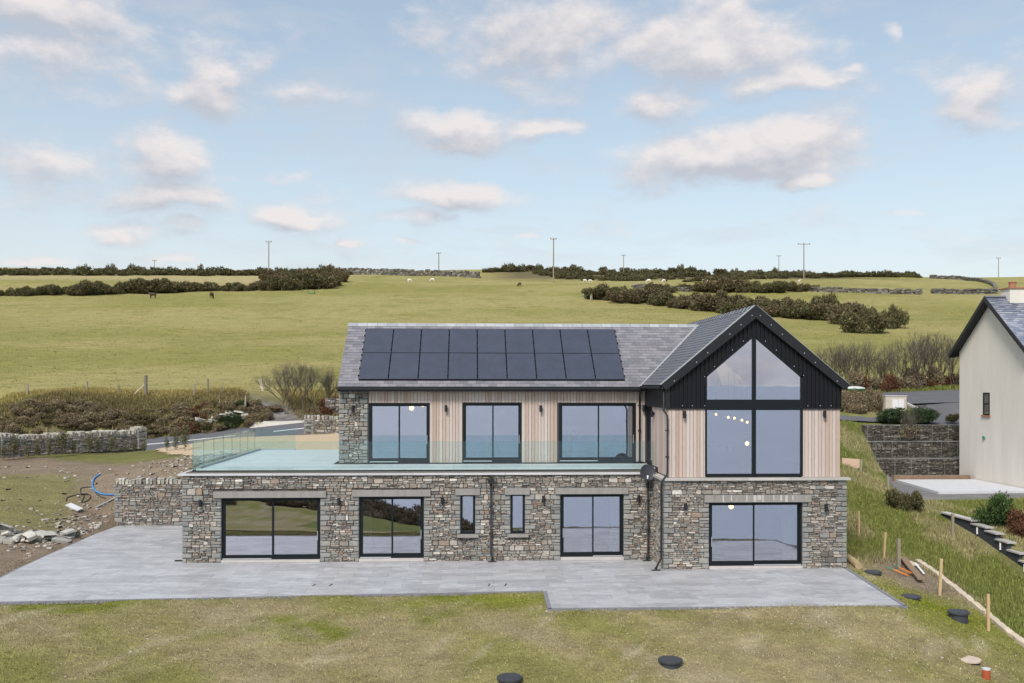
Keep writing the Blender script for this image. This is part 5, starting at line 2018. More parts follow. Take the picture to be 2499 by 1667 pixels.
bush_px(2072, 790, 95, 62, GORSEB[0], 'gorse_bush', 'brown tinged gorse bush just left of the broad low one', 'bush', None, 90)
# upper hedgerow
G2 = 'gorse bushes along the upper field wall'
for i in range(17):
    px = 1590 + i * 24.5 + rnd.uniform(-8, 8)
    h = (24 if i < 5 else 38 if i < 9 else 32) * rnd.uniform(.6, 1.15)
    bush_px(px, 712 + rnd.uniform(-4, 3), h * 1.9, h, rnd.choice(GORSE + GORSEB), 'gorse_bush', 'gorse bush in the upper hedgerow along the field wall, above the gable', 'bush', G2, 150)
# left hedge
G3 = 'bushes in the left field hedge'
for i in range(38):
    px = 8 + i * 21.5 + rnd.uniform(-7, 7)
    py = np.interp(px, [0, 150, 320, 520, 700, 820], [724, 722, 716, 713, 708, 700]) + rnd.uniform(-3, 2)
    h = np.interp(px, [0, 100, 200, 300, 340, 420, 520, 640, 760, 830], [24, 26, 32, 30, 52, 38, 24, 30, 44, 34]) * rnd.uniform(.65, 1.15)
    bush_px(px, py, h * rnd.uniform(1.7, 2.4), h, rnd.choice(GORSE + GORSEB[:1] if px < 450 else GORSE[:2] + GORSEB * 2), 'hedge_bush', 'dark bush in the hedge crossing the left side of the big field', 'bush', G3, 130)
for i in range(14):
    px = 660 + i * 13 + rnd.uniform(-5, 5)
    bush_px(px, 690 - 8 * rnd.random(), 46, 24 + 12 * rnd.random(), rnd.choice(GORSEB + GORSE[:1]), 'gorse_bush', 'brownish gorse bush in the thicket at the right end of the left hedge', 'bush', 'gorse thicket at the end of the left hedge', 150)


# skyline masses, too far to tell the bushes apart
def mass(name, spots, label, var):
    Vs, Fs, n = [], [], 0
    for (x, y, z, w, h, k) in spots:
        me = var[k % len(var)]
        V = np.empty(len(me.vertices) * 3, np.float32)
        me.vertices.foreach_get('co', V)
        V = V.reshape(-1, 3) * np.array([w / 1.9, w / 1.9, h / 1.05])
        a = (k * 1.7) % 6.28
        V = np.stack([V[:, 0] * math.cos(a) - V[:, 1] * math.sin(a) + x, V[:, 0] * math.sin(a) + V[:, 1] * math.cos(a) + y, V[:, 2] + z], 1)
        Vs.append(V)
        Fs.append(np.arange(len(V)).reshape(-1, 3) + n)
        n += len(V)
    o = link(name, fast_mesh(name, np.concatenate(Vs), np.concatenate(Fs), var[0].materials[0]), kind='stuff')
    o['label'] = label
    return o


sp = []
for i in range(150):
    px = -20 + i * 5.9 + rnd.uniform(-5, 5)
    p = on_ground(px, 672 + rnd.uniform(-3, 2), 200, 480)
    D = p[1] - CAM[1]
    h = rnd.uniform(10, 20) + (10 if rnd.random() < .09 else 0)
    sp.append((p[0], p[1], p[2] - .2, rnd.uniform(22, 42) / F * D, h / F * D, i))
mass('skyline_scrub', sp, 'dark scrub along the left skyline', SKY)
sp = []
for i in range(420):
    px = 1180 + rnd.random() ** .9 * 1060
    top = np.interp(px, [1150, 1230, 1300, 1700, 2000, 2200], [661, 652, 650, 655, 662, 668])
    bot = np.interp(px, [1150, 1300, 1340, 1420, 1660, 1800, 2050, 2200], [664, 664, 680, 686, 690, 684, 676, 672])
    p = on_ground(px, rnd.uniform(top + 9, bot), 200, 500)
    D = p[1] - CAM[1]
    h = rnd.uniform(8, 15) * (1.5 if rnd.random() < .12 else 1)
    sp.append((p[0], p[1], p[2] - .3, rnd.uniform(20, 40) / F * D, h / F * D, i))
mass('gorse_moor', sp, 'gorse and heather moor along the right skyline', SKY + bush_meshes('heather', 1, 900, .22, MAT['gorse'], n=7))


# bare twiggy trees and shrubs
def twig_mesh(seed, height, spread, levels=5, stems=1, n0=5, mat=None, thick=.09, upright=.5):
    r = random.Random(seed)
    V, Fc = [], []

    def seg(p, q, r0, r1):
        d = (q - p)
        if d.length < 1e-6:
            return
        d.normalize()
        a = d.orthogonal().normalized()
        b = d.cross(a)
        n = len(V)
        for (c, rr) in ((p, r0), (q, r1)):
            for k in range(3):
                t = 2.094 * k
                V.append(c + (a * math.cos(t) + b * math.sin(t)) * rr)
        for k in range(3):
            Fc.append((n + k, n + (k + 1) % 3, n + 3 + (k + 1) % 3, n + 3 + k))

    def grow(p, d, L, rad, lv):
        q = p
        dd = d
        for s in range(2):
            dd = (dd + Vector((r.uniform(-.18, .18), r.uniform(-.18, .18), r.uniform(-.05, .14)))).normalized()
            q2 = q + dd * L / 2
            seg(q, q2, rad * (1 - .2 * s), rad * (.8 - .2 * s))
            q = q2
            if lv < levels - 1 and s == 0 and lv > 0:
                side = (dd + Vector((r.uniform(-1, 1), r.uniform(-1, 1), r.uniform(-.2, .8))) * .9).normalized()
                grow(q, side, L * .6, rad * .5, lv + 2)
        if lv < levels:
            for k in range(r.choice((2, 3, 3)) if lv else n0):
                nd = (dd * (.9 + upright * .3) + Vector((r.uniform(-1, 1), r.uniform(-1, 1), r.uniform(-.35, .75))) * spread).normalized()
                grow(q, nd, L * r.uniform(.62, .85), rad * .58, lv + 1)

    for s in range(stems):
        a = r.uniform(0, 6.28)
        p = Vector((.18 * math.cos(a) * (stems > 1), .18 * math.sin(a) * (stems > 1), 0))
        d = Vector((math.cos(a) * .35 * (stems > 1), math.sin(a) * .35 * (stems > 1), 1)).normalized()
        grow(p, d, height * .32, thick * (1 if stems == 1 else .5), 0)
    zmax = max(v.z for v in V)
    k = height / zmax
    A = np.array([[v.x * k, v.y * k, v.z * k] for v in V])
    return fast_mesh('twigs', A, np.array(Fc), mat or MAT['twig'])


TREE = [twig_mesh(s, 3.6, .80, 7, 2, 4, thick=.13) for s in (3, 5, 8)]
SHRUB = [twig_mesh(s, 2.4, .60, 4, 7, 3, thick=.05) for s in (12, 14, 17, 19)]
for i, (px, py, hpx, txt) in enumerate(((700, 990, 116, 'bare twiggy thorn tree nearest the farm track'), (748, 985, 118, 'bare thorn tree in the middle of the three beside the house roof'), (802, 985, 100, 'bare thorn tree closest to the slate roof of the house'))):
    p = at_d(px, py, 68)
    z = h1(p[0], p[1])
    t = thing('thorn_tree', txt, 'tree', (p[0], p[1], z - .1), 'bare thorn trees left of the roof')
    o = link('branches', TREE[i], t)
    o.matrix_parent_inverse = Matrix()
    zt = float(at_d(px, py - hpx, 68)[2])
    s_ = (zt - z) / 3.6
    o.scale = (s_ * .95, s_ * .95, s_)
for i in range(17):
    px = 1975 + i * 22 + rnd.uniform(-9, 9)
    D = 69 + rnd.uniform(-1.5, 2.5)
    p = at_d(px, 950, D)
    z = h1(p[0], p[1])
    o = link('bare_shrub', SHRUB[i % 4])
    ztop = float(at_d(px, np.interp(px, [1980, 2040, 2100, 2150, 2200, 2240, 2330], [850, 822, 828, 862, 822, 806, 800]) + rnd.uniform(-10, 26), D)[2])
    s_ = max(ztop - z, 1.0) / 2.4
    o.location = (p[0], p[1], z - .1)
    o.scale = (s_ * rnd.uniform(.7, 1.3), s_ * .9, s_)
    o.rotation_euler.z = rnd.uniform(0, 6)
    tag(o, 'bare grey twiggy shrub in the roadside hedge right of the gable', 'shrub', 'bare shrubs in the roadside hedge')


def rows(lst_fn, n, var, name, label, cat, group):
    for i in range(n):
        x, y, w, h = lst_fn(i)
        plant(name, rnd.choice(var), (x, y, h1(x, y) - .12), w, h, label, cat, group)


rows(lambda i: (25.5 + i * .74 + rnd.uniform(-.3, .3), 29.6 + rnd.uniform(-.3, 1.2), rnd.uniform(1.6, 2.4), rnd.uniform(1.1, 1.9)), 26, BRAM[:3] + RUST[:1], 'bramble_bush', 'brown bramble bush at the foot of the roadside hedge behind the parked kiosk', 'bush', 'brambles in the roadside hedge')
rows(lambda i: (26.6 + (i % 10) * .55, 22.9 + (i // 10) * .9 + rnd.uniform(-.4, .4), rnd.uniform(1.3, 1.8), rnd.uniform(1.1, 1.8)), 18, BRAM, 'bramble_bush', 'dense brown bramble bush between the black gable and the white kiosk', 'bush', 'brambles left of the kiosk')
# left bank
DRY = bush_meshes('dry_tussock', 3, 3600, .13, pm('dry_grass_leaf', [(.33, .27, .165, 3), (.26, .20, .12, 3), (.19, .17, .08, 2), (.40, .33, .21, 1.5), (.15, .10, .065, 1.5)], rand='island', rough=.95, namp=.1, spec=.1), n=8)
for i in range(120):
    x = -28.0 + i * .157
    d = (3.0, 4.3, 3.6, 5.0, 3.3, 4.7, 3.9, 5.6)[i % 8] + rnd.uniform(-.25, .25)
    y = float(road_y(x)) + d
    v, nm, lab, grp = (BRAM, 'bramble_bush', 'brown bramble bush on the road bank at the left', 'brambles on the left road bank')
    rr2 = fbm(np.array(x * .5), np.array(7.0), 2)
    if -14.9 < x < -13.9:
        v, nm, lab, grp = RUST, 'bracken_patch', 'rust red bracken on the left road bank', 'rusty bracken on the left bank'
    elif -12.0 < x < -10.9:
        v, nm, lab, grp = IVY, 'ivy_bush', 'glossy dark green bush on the road bank below the fallen stones', 'green bushes on the left bank'
    elif i % 3 == 0:
        v, nm, lab, grp = DRY, 'grass_tussock', 'pale dry grass tussock on the left road bank', 'dry grass tussocks on the left bank'
    elif rr2 > .56:
        v, nm, lab, grp = GORSEB, 'gorse_bush', 'low dull green bush on the road bank at the left', 'low green bushes on the left bank'
    plant(nm, rnd.choice(v), (x, y, h1(x, y) - .12), rnd.uniform(1.0, 1.9), rnd.uniform(.35, .75), lab, 'bush', grp)
for i in range(12):
    x = -5.6 + i * .42
    y = float(road_y(x)) + 3.9 + rnd.uniform(0, 1.6)
    plant('bracken_patch', rnd.choice(RUST + BRAM[:1]), (x, y, h1(x, y) - .1), rnd.uniform(1.2, 1.8), rnd.uniform(.9, 1.6), 'rust red bracken below the bare thorn trees', 'bush', 'rusty bracken by the thorn trees')


# grass blades
def tufts(name, X, Y, hmin, hmax, colfn, label, blades=3, spread=.05, seed=1, lean=.5, wid=.012, jit=.2):
    r = np.random.default_rng(seed)
    n = len(X)
    Z = H(X, Y)
    C = colfn(X, Y) * (1 + jit * r.normal(size=(n, 1)))
    C = np.clip(C, .01, .6)
    Vs, Cs = [], []
    for b in range(blades):
        ox, oy = r.normal(size=n) * spread, r.normal(size=n) * spread
        a = r.uniform(0, 6.28, n)
        h = r.uniform(hmin, hmax, n)
        lx, ly = np.cos(a) * h * lean * r.random(n), np.sin(a) * h * lean * r.random(n)
        wx, wy = -np.sin(a) * wid, np.cos(a) * wid
        base = np.stack([X + ox, Y + oy, Z - .01], 1)
        v = np.stack([base - np.stack([wx, wy, 0 * wx], 1), base + np.stack([wx, wy, 0 * wx], 1), base + np.stack([lx, ly, h], 1)], 1)
        Vs.append(v)
        Cs.append(np.repeat(C[:, None], 3, 1))
    V = np.concatenate(Vs).reshape(-1, 3)
    Cc = np.concatenate(Cs).reshape(-1, 3)
    o = link(name, fast_mesh(name, V, np.arange(len(V)).reshape(-1, 3), MAT['grass'], Cc), kind='stuff')
    o['label'] = label
    return o


def scatter(n, x0, x1, y0, y1, keep, seed):
    r = np.random.default_rng(seed)
    X, Y = r.uniform(x0, x1, n), r.uniform(y0, y1, n)
    k = keep(X, Y)
    return X[k], Y[k]


def keep_lawn(X, Y):
    k = ~inpoly(X, Y, PATIO) & (X < 21.8 + .07 * (Y + 5))
    dens = fbm(X * .6, Y * .6 + 5)
    return k & (np.random.default_rng(5).random(len(X)) < .35 + dens)


X, Y = scatter(160000, -17, 22, -14.6, -1.5, keep_lawn, 2)
tufts('lawn_grass', X, Y, .018, .05, lambda a, b: ground_colour(a, b) * 1.12 + .01, 'short sparse grass on the front lawn', blades=3, spread=.03, seed=3, wid=.010, jit=.35)


def keep_strip(X, Y):
    k = np.where(Y > -3, X > 19.6, X > 21.85 + .07 * (Y + 5)) & ((X < 25.9) | (X > 26.3)) & ((X < 25.6 + np.maximum(Y - 6.3, 0) * .245) | (Y < 6))
    return k & (Y < 19.5)


X, Y = scatter(110000, 19, 36, -12, 20, keep_strip, 4)
tufts('rough_grass', X, Y, .06, .20, lambda a, b: ground_colour(a, b) * 1.1, 'long rough grass on the slope right of the house', blades=3, spread=.06, seed=5, wid=.014)
X, Y = scatter(60000, -30, -3, 27, 36, lambda a, b: (b - road_y(a) > 3.0) & ~((np.abs(a + 7.9 + (b - road_y(a) - 3) * .48) < 1.5)), 6)
tufts('bank_grass', X, Y, .10, .30, lambda a, b: ground_colour(a, b) * np.array([1.12, 1.03, .93]), 'long dead grass on the road bank', blades=3, spread=.12, seed=7, wid=.02, lean=.8, jit=.3)
X, Y = scatter(26000, 24, 46, 28.6, 34, lambda a, b: b > 0, 16)
tufts('verge_grass', X, Y, .12, .35, lambda a, b: ground_colour(a, b) * np.array([.95, 1.15, .6]), 'green verge grass beyond the road on the right', blades=3, spread=.12, seed=17, wid=.02, lean=.8)
X, Y = scatter(110000, -90, 90, 36, 175, lambda a, b: (np.abs(a) < 22 + b * .62) & (np.random.default_rng(9).random(len(a)) < 60 / (b + 25)), 26)
tufts('pasture_grass', X, Y, .02, .055, lambda a, b: ground_colour(a, b) * 1.0, 'rough pasture grass of the big field', blades=3, spread=.25, seed=27, wid=.06, lean=2.5, jit=.16)
# pebbles and crumbs on the earth at the left
r_ = np.random.default_rng(8)
b = MB()
for i in range(1500):
    u = r_.random()
    if u < .5:
        x, y = r_.normal(-11.6, 1.3), r_.normal(4.3, 2.2)
    elif u < .8:
        x, y = r_.uniform(-11, -6), r_.uniform(7.6, 11.5)
    else:
        x, y = r_.uniform(-19, -9), r_.uniform(1, 12)
    if x > -11.45 and y < 7.6 or x > -5.7:
        continue
    s = abs(r_.normal(.0, .055)) + .022
    z = h1(x, y)
    V, Fc = ST_T[i % 14]
    a = r_.uniform(0, 6.28)
    ca, sa = math.cos(a), math.sin(a)
    q = [(vx * s * 1.5, vy * s, vz * s * .6) for vx, vy, vz in V]
    b.add([(x + vx * ca - vz * 0 - vy * sa, y + vx * sa + vy * ca, z + vz + s * .15) for vx, vy, vz in q], Fc)
o = b.build('stone_debris', MAT['debris'], kind='stuff')
o['label'] = 'broken stones scattered over the bare earth bank'

b = MB()
for i in range(700):
    x, y = r_.uniform(-15, 21), r_.uniform(-14.2, -6.0)
    if bool(inpoly(np.array([x]), np.array([y]), PATIO)[0]):
        continue
    s = abs(r_.normal(.0, .016)) + .010
    z = h1(x, y)
    V, Fc = ST_T[i % 14]
    b.add([(x + vx * s * 1.4, y + vy * s, z + vz * s * .7 + s * .2) for vx, vy, vz in V], Fc)
o = b.build('lawn_pebbles', MAT['debris'], kind='stuff')
o['label'] = 'small pale stones lying in the thin front lawn'

# saplings along the left wall
SAP = []
for s in range(4):
    C = [(0, 0, .35), (.08, .03, .6), (-.07, .02, .5), (0, -.05, .8)]
    V, Fc = leaf_cloud(420, C, [(.16, .16, .25)] * 4, .075, 400 + s, shell=.2)
    SAP.append(fast_mesh('sapling_leaves', V, Fc, MAT['sapling']))
stem = MB()
stem.tube([(0, 0, 0), (.01, 0, .5), (0, .01, .95)], [.012, .009, .004], 5)
stem_me = mesh_of('stem', stem.V, stem.F, MAT['twig'])
for i, (px, py, hpx) in enumerate(((8, 1126, 40), (34, 1124, 62), (66, 1122, 34), (92, 1120, 40), (121, 1118, 42), (152, 1116, 62), (180, 1113, 36), (219, 1110, 46), (238, 1109, 40), (274, 1108, 40), (306, 1107, 22), (328, 1107, 28), (352, 1106, 26), (408, 1104, 34), (430, 1101, 44), (452, 1103, 66))):
    p = on_ground(px, py, 35, 75)
    D = p[1] - CAM[1]
    ORD = ('first', 'second', 'third', 'fourth', 'fifth', 'sixth', 'seventh', 'eighth', 'ninth', 'tenth', 'eleventh', 'twelfth', 'thirteenth', 'first', 'second', 'third')
    lab = ORD[i] + ' young hedging plant from the left in the row below the garden wall'
    t = thing('hedging_plant', lab if i < 13 else ORD[i] + ' from the left of the straggly plants beside the glass balustrade', 'plant', (p[0], p[1], p[2]), 'young hedging plants by the left wall' if i < 13 else 'straggly plants by the balustrade')
    sc = hpx / F * D / .95
    for nm, me in (('foliage', SAP[i % 4]), ('stem', stem_me)):
        o = link(nm, me, t)
        o.matrix_parent_inverse = Matrix()
        o.scale = (sc * .9, sc * .9, sc)
        o.rotation_euler.z = i * 1.3

# shrubs on the right
p = on_ground(2350, 1285, 30, 60)
plant('evergreen_shrub', GREEN[0], (26.75, .4, -2.75), 1.7, 1.5, 'bright green feathery evergreen shrub on the dark stepped wall', 'shrub', None)
plant('brown_shrub', RUST[0], (27.2, -.9, -2.95), 1.6, 1.1, 'rust brown dying shrub beside the green evergreen', 'shrub', None)
plant('dry_shrub', BRAM[1], (27.9, -2.2, -3.1), 2.2, 1.5, 'pale dry grassy shrub behind the lower wall steps', 'shrub', None)
p = on_ground(2208, 1243, 30, 60)
plant('gorse_bush', GORSE[0], (p[0], p[1], p[2] - .1), 1.5, 1.35, 'dark spiky gorse bush beside the pale concrete pad', 'bush', None)
for px, py, w, h, txt, var in ((2172, 1040, 2.4, 1.0, 'round green shrub at the left on the upper stone terrace', IVY), (2257, 1040, 2.2, 1.05, 'round green shrub right of the dry bush on the upper terrace', IVY), (2325, 1036, .8, .7, 'small dark shrub by the corner of the white house', GORSE)):
    p = at_y(px, py, 19.3)
    plant('green_shrub', var[0], (p[0], p[1], .85), w, h, txt, 'shrub', None)
t = link('dry_bush', SHRUB[1])
p = at_y(2218, 1080, 17.95)
t.location = (p[0], p[1], -.15)
t.scale = (.85, .75, .78)
tag(t, 'bare brown bush spilling over the upper stone terrace', 'bush')
C, Rd = lobes(77, 6)
V, Fc = leaf_cloud(700, C, Rd, .07, 78)
plant('small_leaves', fast_mesh('small_leaves', V, Fc, MAT['bramble']), (p[0], p[1], -.05), 2.2, 1.35, 'sparse brown leaves of the bush on the upper terrace', 'bush', None)

# woodland and hedge down the slope, seen only mirrored in the lower left windows
sp = []
for i in range(70):
    x = -34 + i * .62 + rnd.uniform(-1, 1)
    y = -47 + rnd.uniform(-5, 3) - (x + 34) * .08
    if x > 2:
        continue
    sp.append((x, y, h1(x, y) - .3, rnd.uniform(2.2, 3.6), rnd.uniform(.7, 1.5), i))
for i in range(120):
    x, y = rnd.uniform(-70, 4), rnd.uniform(-150, -80)
    sp.append((x, y, h1(x, y) - .3, rnd.uniform(5, 9), rnd.uniform(2, 4.5), i))
mass('shoreline_scrub', sp, 'dark scrub below the front lawn', BRAM[:2] + GORSE[:2])

# ------------------------------------------------------------------ small things
# rubble heap at the left
for i in range(34):
    x = -15.6 + rnd.random() * 4.0
    y = 1.75 + rnd.random() * 1.5 + (x + 14) * .12
    lvl = 1 if rnd.random() < .3 else 0
    s = rnd.uniform(.28, .62)
    o = link('rock', stone_mesh('s', rnd.randrange(14), MAT['rock', 'object']))
    o.location = (x, y, h1(x, y) + .08 + .22 * lvl)
    o.scale = (s * 1.2, s * .8, s * rnd.uniform(.25, .55))
    o.rotation_euler = (rnd.uniform(-.5, .3), rnd.uniform(-.35, .35), rnd.uniform(0, 6.28))
    tag(o, 'pale angular slab of rock in the rubble heap left of the paving', 'rock', 'rocks in the rubble heap')
for i in range(16):
    p = at_d(490 + i * 7 + rnd.uniform(-5, 5), 985 + i * 1.3, 66.5 + rnd.uniform(-.4, .4))
    o = link('fallen_stone', stone_mesh('s', rnd.randrange(14), MAT['rock', 'object']))
    s = rnd.uniform(.3, .6)
    o.location = (p[0], p[1], h1(p[0], p[1]) + .25)
    o.scale = (s * 1.3, s * .8, s * .28)
    o.rotation_euler = (rnd.uniform(-.4, .4), rnd.uniform(-.1, .5), rnd.uniform(-.6, .6))
    tag(o, 'flat fallen wall stone on top of the bank beside the farm track', 'rock', 'fallen stones on the bank')
# old wall under the thorn trees
t = thing('field_wall', 'old broken drystone wall under the bare thorn trees', 'stone wall', (-6, 31, 1))
place_stones(t, lay_stones(3.6, .9, 2.15, (), (), seed=131, sw=(.2, .5)), (-5.2, 30.3), (.985, -.17), 40, mats=('rubble', 'quoin'), seed=132, depth=.3, gap=.03)
box('core', -5.1, -2.0, 30.1, 30.9, .5, 2.0, MAT['mortar'], t)


def far_wall(pts, label, hpx, seed):
    P = [on_ground(px, py, 110, 520) for px, py in pts]
    t = thing('field_wall', label, 'stone wall', tuple(P[0]))
    b, c = MB(), MB()
    r = random.Random(seed)
    for A, B in zip(P, P[1:]):
        d = np.array([B[0] - A[0], B[1] - A[1]])
        L = float(np.hypot(*d))
        n = max(int(L / .8), 1)
        for i in range(n):
            for lv in range(3):
                q = (i + r.random() * .8) / n
                x, y = A[0] + d[0] * q, A[1] + d[1] * q
                D = y - CAM[1]
                hh = hpx / F * D / 3
                z = h1(x, y) + (lv + .5) * hh * r.uniform(.8, 1.05) - .1
                V, Fc = ST_T[r.randrange(14)]
                a = math.atan2(d[1], d[0])
                sx, sy, sz = r.uniform(.7, 1.3), .7, hh * r.uniform(.8, 1.2)
                b.add([(x + vx * sx * math.cos(a) - vy * sy * math.sin(a), y + vx * sx * math.sin(a) + vy * sy * math.cos(a), z + vz * sz) for vx, vy, vz in V], Fc)
    b.build('stonework', MAT['dark_stone', 'island'], t, kind='stuff')
    return t


far_wall([(840, 671), (930, 671), (1000, 674), (1080, 674), (1172, 679)], 'long dark drystone wall on the skyline in the middle', 17, 1)
far_wall([(1545, 703), (1600, 706), (1680, 712)], 'short pale drystone wall left of the upper hedgerow', 13, 2)
far_wall([(1985, 712), (2060, 713), (2140, 716), (2250, 718)], 'drystone wall crossing the field right of the upper hedgerow', 15, 3)
far_wall([(2280, 716), (2350, 717), (2430, 716)], 'neat dark drystone wall left of the chimney', 15, 4)
far_wall([(2270, 679), (2350, 682), (2400, 688), (2428, 700), (2432, 716)], 'curving drystone wall on the hill at the upper right', 10, 5)
far_wall([(2260, 672), (2350, 671), (2499, 672)], 'thin dark wall along the skyline at the far right', 9, 6)


# fence posts
def post(name, x, y, z, h, w, mat, label, cat='fence post', group=None, lean=(0, 0), round_=False):
    m = MB()
    if round_:
        m.tube([(0, 0, -.2), (0, 0, h)], w / 2, 10)
    else:
        m.prism([(-w / 2, -w / 2), (w / 2, -w / 2), (w / 2, w / 2), (-w / 2, w / 2)], 'z', -.2, h)
    o = m.build(name, mat)
    o.location = (x, y, z)
    o.rotation_euler = (lean[0], lean[1], rnd.uniform(-.2, .2))
    return tag(o, label, cat, group)


for px, pt, pb, txt in ((67, 938, 976, 'first weathered fence post from the left on the bank'), (213, 932, 970, 'second weathered fence post from the left on the bank'), (290, 941, 966, 'short leaning fence post left of the big strainer post'),
                        (474, 938, 976, 'weathered fence post nearest right of the strainer post'), (508, 925, 974, 'taller weathered fence post above the green bank bush'), (543, 948, 984, 'short thick post above the fallen stones'), (599, 967, 1006, 'pale slim post at the bottom of the farm track')):
    D = 70.5 if px < 560 else 67.5
    p = at_d(px, pb, D)
    z = h1(p[0], p[1])
    top = float(at_d(px, pt, D)[2])
    post('fence_post', p[0], p[1], z, max(top - z, .6), .11, MAT['post'], txt, lean=(0, rnd.uniform(-.06, .06)))
p = at_d(356, 962, 70.5)
z = h1(p[0], p[1])
top = float(at_d(356, 917, 70.5)[2])
t = thing('strainer_post', 'thick strainer post with a slanting brace on the left bank', 'fence post', (p[0], p[1], z))
m = MB()
m.tube([(0, 0, -.2), (0, 0, top - z)], .13, 10)
o = m.build('post', MAT['post'], t)
o.matrix_parent_inverse = Matrix()
for s in (-1, 1):
    m = MB()
    m.tube([(0, -.02, (top - z) * (.6 if s < 0 else .72)), (s * 1.0, -.1, -.05)], .05 if s < 0 else .02, 6)
    o = m.build('brace', MAT['pale_wood'] if s < 0 else MAT['post'], t)
    o.matrix_parent_inverse = Matrix()
p = at_d(642, 958, 72)
z = h1(p[0], p[1])
post('gate_post', p[0], p[1], z, max(float(at_d(640, 924, 72)[2]) - z, .9), .20, MAT['pale_wood'], 'pale leaning gate post left of the bare thorn trees', lean=(0, -.22))

# power poles
pole_specs = ((656, 588, 654, 1, 'tall plain power pole on the left skyline'), (1071, 616, 664, 1, 'small power pole on the skyline above the middle wall'), (1351, 580, 652, 1, 'tallest power pole, in the middle of the skyline'),
              (1522, 621, 646, 0, 'small distant power pole right of the tallest one'), (1901, 622, 648, 0, 'small distant pole above the gable'), (1962, 592, 652, 2, 'power pole with a wide crossarm on the right skyline'),
              (2437, 627, 664, 0, 'slim pole at the far right of the skyline'), (377, 635, 656, 0, 'tiny pole above the hedge on the left skyline'))
for px, pt, pb, arm, txt in pole_specs:
    D = 9.0 * F / max(pb - pt + 14, 30)
    D = min(max(D, 230), 400)
    p = at_d(px, pb, D)
    z = h1(p[0], p[1])
    top = float(at_d(px, pt, D)[2])
    t = thing('power_pole', txt, 'power pole', (p[0], p[1], z))
    m = MB()
    m.tube([(0, 0, -.3), (0, 0, top - z)], [.19, .13], 8)
    o = m.build('pole', MAT['post'], t)
    o.matrix_parent_inverse = Matrix()
    hw = {0: .9, 1: .8, 2: 1.9}[arm]
    m = MB()
    m.box(-hw, hw, -.07, .07, top - z - .45, top - z - .3)
    o = m.build('crossarm', MAT['post'], t)
    o.matrix_parent_inverse = Matrix()
    for s in (-1, 0, 1):
        m = MB()
        m.lathe([(.05, -.02), (.09, .08), (.09, .18), (.05, .28)], (s * hw * .92, 0, top - z - .3), 8)
        o = m.build('insulator', MAT['black'], t)
        o.matrix_parent_inverse = Matrix()


# sheep
def sheep_mesh(seed, graze, mat):
    verts = [(-.45, 0, .72), (-.15, 0, .74), (.18, 0, .74), (.42, 0, .74)]
    rads = [(.20, .24), (.27, .30), (.27, .30), (.21, .24)]
    edges = [(0, 1), (1, 2), (2, 3)]
    if graze:
        head = [(.62, 0, .55), (.74, 0, .25), (.84, 0, .10)]
        hr = [(.13, .13), (.085, .09), (.05, .055)]
    else:
        head = [(.60, 0, .92), (.74, 0, 1.02), (.90, 0, .95)]
        hr = [(.13, .13), (.10, .10), (.05, .055)]
    n = len(verts)
    verts += head
    rads += hr
    edges += [(3, n), (n, n + 1), (n + 1, n + 2)]
    for sx, bx in ((-.38, 0), (.34, 3)):
        for sy in (-.13, .13):
            n = len(verts)
            verts += [(sx, sy, .50), (sx + (-.05 if bx == 0 else .02), sy, .26), (sx, sy, .0)]
            rads += [(.10, .10), (.05, .05), (.04, .04)]
            edges += [(bx, n), (n, n + 1), (n + 1, n + 2)]
    n = len(verts)
    e = head[1]
    verts += [(e[0] - .04, -.16, e[2] + .06), (e[0] - .04, .16, e[2] + .06), (-.66, 0, .52)]
    rads += [(.025, .04), (.025, .04), (.05, .05)]
    edges += [(5, n), (5, n + 1), (0, n + 2)]
    me = bpy.data.meshes.new('sheep')
    me.from_pydata(verts, edges, [])
    o = bpy.data.objects.new('sheep', me)
    COL.objects.link(o)
    sk = o.modifiers.new('skin', 'SKIN')
    for v, r2 in zip(me.skin_vertices[0].data, rads):
        v.radius = r2
    me.skin_vertices[0].data[1].use_root = True
    o.modifiers.new('sub', 'SUBSURF').levels = 1
    dg = bpy.context.evaluated_depsgraph_get()
    res = bpy.data.meshes.new_from_object(o.evaluated_get(dg))
    res.materials.clear()
    res.materials.append(mat)
    res.shade_smooth()
    bpy.data.objects.remove(o)
    return res


